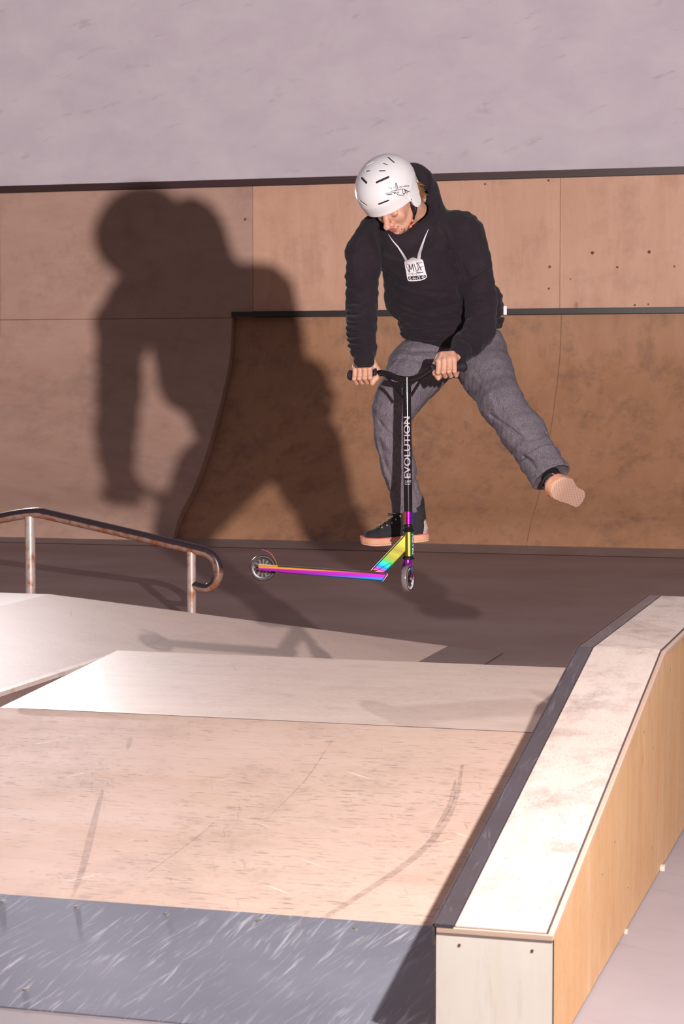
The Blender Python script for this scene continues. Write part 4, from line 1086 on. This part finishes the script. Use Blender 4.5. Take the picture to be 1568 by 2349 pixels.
M['c_clamp'] = chrome('oil_slick_clamp', (1, 0, 0), S(924, 1190, 0), .039, [(0.0, RED), (0.18, ORG_), (0.3, MAG), (0.75, (0.40, 0.0, 0.45, 1)), (0.95, BLU)], jit=.05)
M['c_fork'] = chrome('oil_slick_fork', (.2, 1, 0), S(940, 1335, 0), .085, [(0.0, MAG), (0.3, (0.42, 0.02, 0.42, 1)), (0.55, TEA), (0.7, MAG), (0.9, (0.35, 0.03, 0.45, 1))], jit=.3)
M['c_brake'] = chrome('oil_slick_brake', (1, 0, 0), S(600, 1275, 0), .06, [(0.0, MAG), (0.6, RED), (1.0, YEL)])
t = NT('black_gloss'); M['black_gloss'] = t.out((0.010, 0.006, 0.008, 1), 0.14, 0.0, 0.7)
M['grip_tape'] = plain('grip_tape', (0.03, 0.028, 0.03, 1), 0.95, nscale=500, namt=0.4)
M['urethane'] = plain('clear_urethane', (0.22, 0.175, 0.185, 1), 0.22, 0, 0.6, nscale=30, namt=.2)
M['dark_urethane'] = plain('dark_urethane', (0.050, 0.035, 0.04, 1), 0.3)
M['hub'] = plain('hub_black', (0.030, 0.020, 0.022, 1), 0.3, 0.3)
M['spoke'] = plain('spoke_grey', (0.075, 0.055, 0.06, 1), 0.35, 0.3)
M['chrome'] = plain('axle_chrome', (0.7, 0.68, 0.6, 1), 0.2, 0.8)
def B(px, py): return S(px, py, (px - 935) * .0006)
bars = MB().tube(smooth_path([B(803, 861), B(840, 858.5), B(868, 856), B(882, 857), B(896, 861.5), B(912, 868), B(932, 871), B(952, 868), B(968, 861), B(982, 852), B(994, 846), B(1030, 843.5), B(1064, 841)], 6), .0125, 20).build('handlebar', M['black_gloss'], sc_, local=True, smooth=50)
stem = MB().tube([S(932, 866, 0), S(933.4, 980, 0), S(934.7, 1080, 0), S(935.8, 1174, 0)], .0168, 40).build('steerer_bar', M['black_gloss'], sc_, local=True, smooth=50)
MB().tube([B(886, 863), S(921, 912, 0)], .0058, 12).build('gusset', M['black_gloss'], bars, local=True, smooth=50)
MB().tube([B(971, 861), S(942, 908, 0)], .0058, 12).build('gusset', M['black_gloss'], bars, local=True, smooth=50)
for a_, b_ in ((B(799, 861.3), B(866, 856.2)), (B(1068, 840.8), B(992, 846))):
    L_ = np.linalg.norm(b_ - a_); n_ = 15; prof = [(0, .0155), (.004, .0200), (.014, .0200), (.017, .0160)]
    for i in range(n_): 
        x = .018 + (L_ - .036) * i / n_; prof += [(x, .0162), (x + .002, .0162), (x + .0035, .0146), (x + .005, .0146)]
    prof += [(L_ - .014, .0160), (L_ - .011, .0205), (L_ - .002, .0205), (L_, .0160)]
    gp = MB().lathe(a_, b_ - a_, prof, 28).build('grip', M['rubber'], sc_, local=True, smooth=40)
    MB().lathe(a_ - (b_ - a_) / L_ * .004, b_ - a_, [(0, .011), (.002, .0150), (.005, .0155)], 24).build('bar_end', M['strap'], gp, local=True, smooth=40)
# lettering wrapped round the bar
def font_mesh(txt, size):
    c = bpy.data.curves.new('t', 'FONT'); c.body = txt; c.size = size; c.resolution_u = 4; c.offset = size * .018
    o = bpy.data.objects.new('t', c); COL.objects.link(o); bpy.context.view_layer.update()
    me = bpy.data.meshes.new_from_object(o.evaluated_get(bpy.context.evaluated_depsgraph_get()))
    bpy.data.objects.remove(o)
    bm = bmesh.new(); bm.from_mesh(me)
    ys = [v.co.y for v in bm.verts]; 
    for y in np.linspace(min(ys), max(ys), 11)[1:-1]:
        bmesh.ops.bisect_plane(bm, geom=bm.verts[:] + bm.edges[:] + bm.faces[:], plane_co=(0, y, 0), plane_no=(0, 1, 0))
    xs_ = [v.co.x for v in bm.verts]
    for x in np.linspace(min(xs_), max(xs_), 30)[1:-1]:
        bmesh.ops.bisect_plane(bm, geom=bm.verts[:] + bm.edges[:] + bm.faces[:], plane_co=(x, 0, 0), plane_no=(1, 0, 0))
    bm.verts.index_update(); v = np.array([tuple(q.co) for q in bm.verts]); f = [[q.index for q in fc.verts] for fc in bm.faces]; bm.free()
    v[:, 0] -= v[:, 0].min(); v[:, 1] -= v[:, 1].min(); return v, f
def wrap(txt, name, mat, parent, c0, c1, r, a_mid, height, vertical=True, along0=0.0, length=None, off=.0006):
    """vertical: text runs from c0 up to c1; a_mid = angle of the text's middle round the tube (0 faces the camera, + to the right)"""
    v, f = font_mesh(txt, 1.0); w0, h0 = v[:, 0].max(), v[:, 1].max()
    ax = c1 - c0; L_ = np.linalg.norm(ax); ax = ax / L_; rt = nrm(np.array((1, 0, 0)) - ax * ax[0]); fw = np.cross(rt, ax)
    if fw[2] < 0: fw = -fw
    if vertical: s_ = v[:, 0] / w0 * (length or L_) + along0; q = -(v[:, 1] / h0 - .5) * height
    else: s_ = along0 + v[:, 1] / h0 * length; q = (v[:, 0] / w0 - .5) * height
    an = a_mid + q / r; P_ = c0 + ax * s_[:, None] + (rt * np.sin(an)[:, None] + fw * np.cos(an)[:, None]) * (r + off)
    return link_mesh(name, loc2w(P_), f, mat, parent)
wrap('EVOLUTION', 'printed_name', M['print_grey'], stem, S(934.8, 1097, 0), S(933.2, 956, 0), .0168, -.15, .0262)
wrap('CLASSIC', 'printed_name', M['print_grey'], stem, S(935.2, 1107, 0), S(935, 1100, 0), .0168, 0.0, .0268, False, 0, .009)
wrap('Series', 'printed_name', M['print_grey'], stem, S(935.2, 1112, 0), S(935, 1105, 0), .0168, -.15, .0230, False, 0, .006)
hx = lambda y: 935.3 + (y - 1173) * .012
cl = MB().lathe(S(hx(1203), 1203, 0), S(hx(1173), 1173, 0) - S(hx(1203), 1203, 0), [(0, .0170), (.001, .0185), (.0245, .0185), (.026, .0200), (.049, .0200), (.0505, .0175)], 40).build('bar_clamp', M['c_clamp'], sc_, local=True, smooth=35)
c_ = S(hx(1221), 1221, 0); up_ax = S(hx(1200), 1200, 0) - S(hx(1221), 1221, 0)
MB().lathe(c_, up_ax, [(0, .0185), (.003, .0250), (.008, .0255), (.010, .0200), (.015, .0205), (.017, .0170), (.021, .0175), (.0235, .0190), (.027, .0190), (.031, .0165)], 40).build('headset', M['black_gloss'], sc_, local=True, smooth=35)
ht = MB().lathe(S(hx(1276), 1276, 0), up_ax, [(0, .0190), (.001, .0198), (.0925, .0198), (.0935, .0190)], 48).build('head_tube', M['c_head'], sc_, local=True, smooth=35)
wrap('DRAZIN', 'printed_name', M['print'], ht, S(hx(1274), 1271, 0), S(hx(1226), 1226, 0), .0198, 1.12, .0145)
MB().lathe(S(hx(1284), 1284, 0), up_ax, [(0, .0180), (.002, .0235), (.007, .0245), (.010, .0225), (.0135, .0190)], 40).build('headset_cup', M['black_gloss'], sc_, local=True, smooth=35)
# neck and deck
dn = np.array((0, 0, 1.0))
def slab(poly_px, z0, z1, name, mat, parent, bevel=.0015):
    n = len(poly_px); V = [S(px, py, z0) for px, py in poly_px] + [S(px, py, z0) + np.array((0, 0, z1 - z0)) for px, py in poly_px]
    F = [list(range(n))[::-1], list(range(n, 2 * n))] + [[i, (i + 1) % n, (i + 1) % n + n, i + n] for i in range(n)]
    m = MB(); m.add(V, F); return m.build(name, mat, parent, local=True, bevel=bevel)
nk = slab([(849, 1309), (886, 1311), (931, 1264), (931, 1222)], -.019, .019, 'neck', M['c_neck'], sc_, .005)
slab([(856, 1312), (880, 1312.5), (898, 1294), (894, 1290)], -.022, .022, 'neck_gusset', M['c_neck'], nk, .002)
dk = slab([(636, 1297), (887, 1314.5), (876, 1331), (640, 1311.5)], -.054, .054, 'deck', M['c_deck'], sc_, .004)
for z_ in (-.054, .044):
    slab([(592, 1292.5), (637, 1296.3), (640, 1311.5), (592, 1308)], z_, z_ + .010, 'dropout', M['c_deck'], dk, .0015)
slab([(636, 1295.6), (868, 1311.8), (868, 1313.2), (636, 1297)], -.050, .050, 'grip_tape', M['grip_tape'], dk, 0)
slab([(887, 1314.5), (889, 1316), (877, 1332), (873, 1331)], -.048, .048, 'deck_end', M['chrome'], dk, .001)
# wheels
def wheel(c, n, tread, name='wheel', spokes=12, band=None, R_=.0522, hw=.012):
    c = np.array(c); n = nrm(n); root = None
    prof = [(-hw * .75, .040), (-hw, .043), (-hw * .92, R_ - .0035), (-hw * .6, R_ - .0012), (0, R_), (hw * .6, R_ - .0012), (hw * .92, R_ - .0035), (hw, .043), (hw * .75, .040)]
    w_ = MB().ring(c, n, prof, 56).build(name, tread, sc_, local=True, smooth=50)
    MB().ring(c, n, [(-hw * .9, .0355), (-hw * .95, .0412), (hw * .95, .0412), (hw * .9, .0355)], 56).build('rim', band or M['hub'], w_, local=True, smooth=40)
    MB().ring(c, n, [(-hw * 1.01, .0425), (-hw * 1.01, .0470), (hw * 1.01, .0470), (hw * 1.01, .0425)], 56).build('sidewall', M['hub'], w_, local=True, smooth=40)
    ref = nrm(np.cross(n, (0.1, 1, 0.2))); r2 = np.cross(n, ref)
    for k in range(spokes):
        an = 2 * math.pi * k / spokes; d_ = ref * math.cos(an) + r2 * math.sin(an); tq = np.cross(n, d_); m = MB()
        V = []
        for (rr_, ww) in ((.0125, .0022), (.0365, .0036)):
            for sx, sz in ((-1, -1), (1, -1), (1, 1), (-1, 1)): V.append(c + d_ * rr_ + tq * sx * ww + n * sz * hw * .62)
        m.add(V, [[3, 2, 1, 0], [4, 5, 6, 7], [0, 1, 5, 4], [1, 2, 6, 5], [2, 3, 7, 6], [3, 0, 4, 7]]); m.build('spoke', M['spoke'], w_, local=True)
    MB().lathe(c - n * hw, n, [(0, .010), (.001, .0140), (2 * hw - .001, .0140), (2 * hw, .010)], 32).build('hub', M['hub'], w_, local=True, smooth=40)
    MB().lathe(c - n * (hw + .012), n, [(0, .003), (.002, .0060), (.006, .0066), (2 * hw + .018, .0066), (2 * hw + .022, .0060), (2 * hw + .024, .003)], 20).build('axle', M['chrome'], w_, local=True, smooth=30)
    return w_
wheel(S(602.5, 1303, 0), (0.05, .02, 1), M['dark_urethane'])
wa = nrm((.935, 0.02, .355)); wc = S(934.5, 1327.5, 0)
fw_ = wheel(wc, wa, M['urethane'], band=M['print'])
# fork
fk = MB()
wu = np.array((0, 1, 0.0)); wf = np.cross(wa, wu)
for s_ in (-1, 1):
    V = []
    path = [(wc + wa * s_ * .0195, .0085, .0030), (wc + wa * s_ * .0198 + wu * .020, .0095, .0034), (wc + wa * s_ * .0195 + wu * .044, .0130, .0040), (wc + wa * s_ * .014 + wu * .0585, .0165, .0055), (wc + wu * .0640, .0165, .0062)]
    for p, a_, b_ in path:
        for k in range(16):
            an = 2 * math.pi * k / 16; V.append(p + wf * a_ * math.cos(an) + (wa if abs(p[1] - path[-1][0][1]) > .004 else nrm(wa * .3 + wu)) * b_ * math.sin(an))
    F = [[i * 16 + k, i * 16 + (k + 1) % 16, (i + 1) * 16 + (k + 1) % 16, (i + 1) * 16 + k] for i in range(4) for k in range(16)] + [list(range(16))[::-1], [64 + k for k in range(16)]]
    fk.add(V, F)
fk.lathe(wc + wu * .056, wu, [(0, .016), (.006, .0175), (.012, .0165), (.018, .0155)], 32)
fk.build('fork', M['c_fork'], sc_, local=True, smooth=45)
# brake
bp = smooth_path([S(600, 1260.5, 0), S(612, 1264, 0), S(622, 1271, 0), S(629, 1281, 0), S(633, 1290, 0), S(634.5, 1296.5, 0)], 5)
strapmesh(bp, .016, .0011, M['c_brake'], 'brake', sc_, (0, 0, 1))

sk = Sculpt(anL - .12, anL + .12, .003); sk.cone(anL + (anL - knL) * -.12, PL(.05, .10), .038, .037)
put_mesh('sock', sk.mesh(), M['strap'], person)
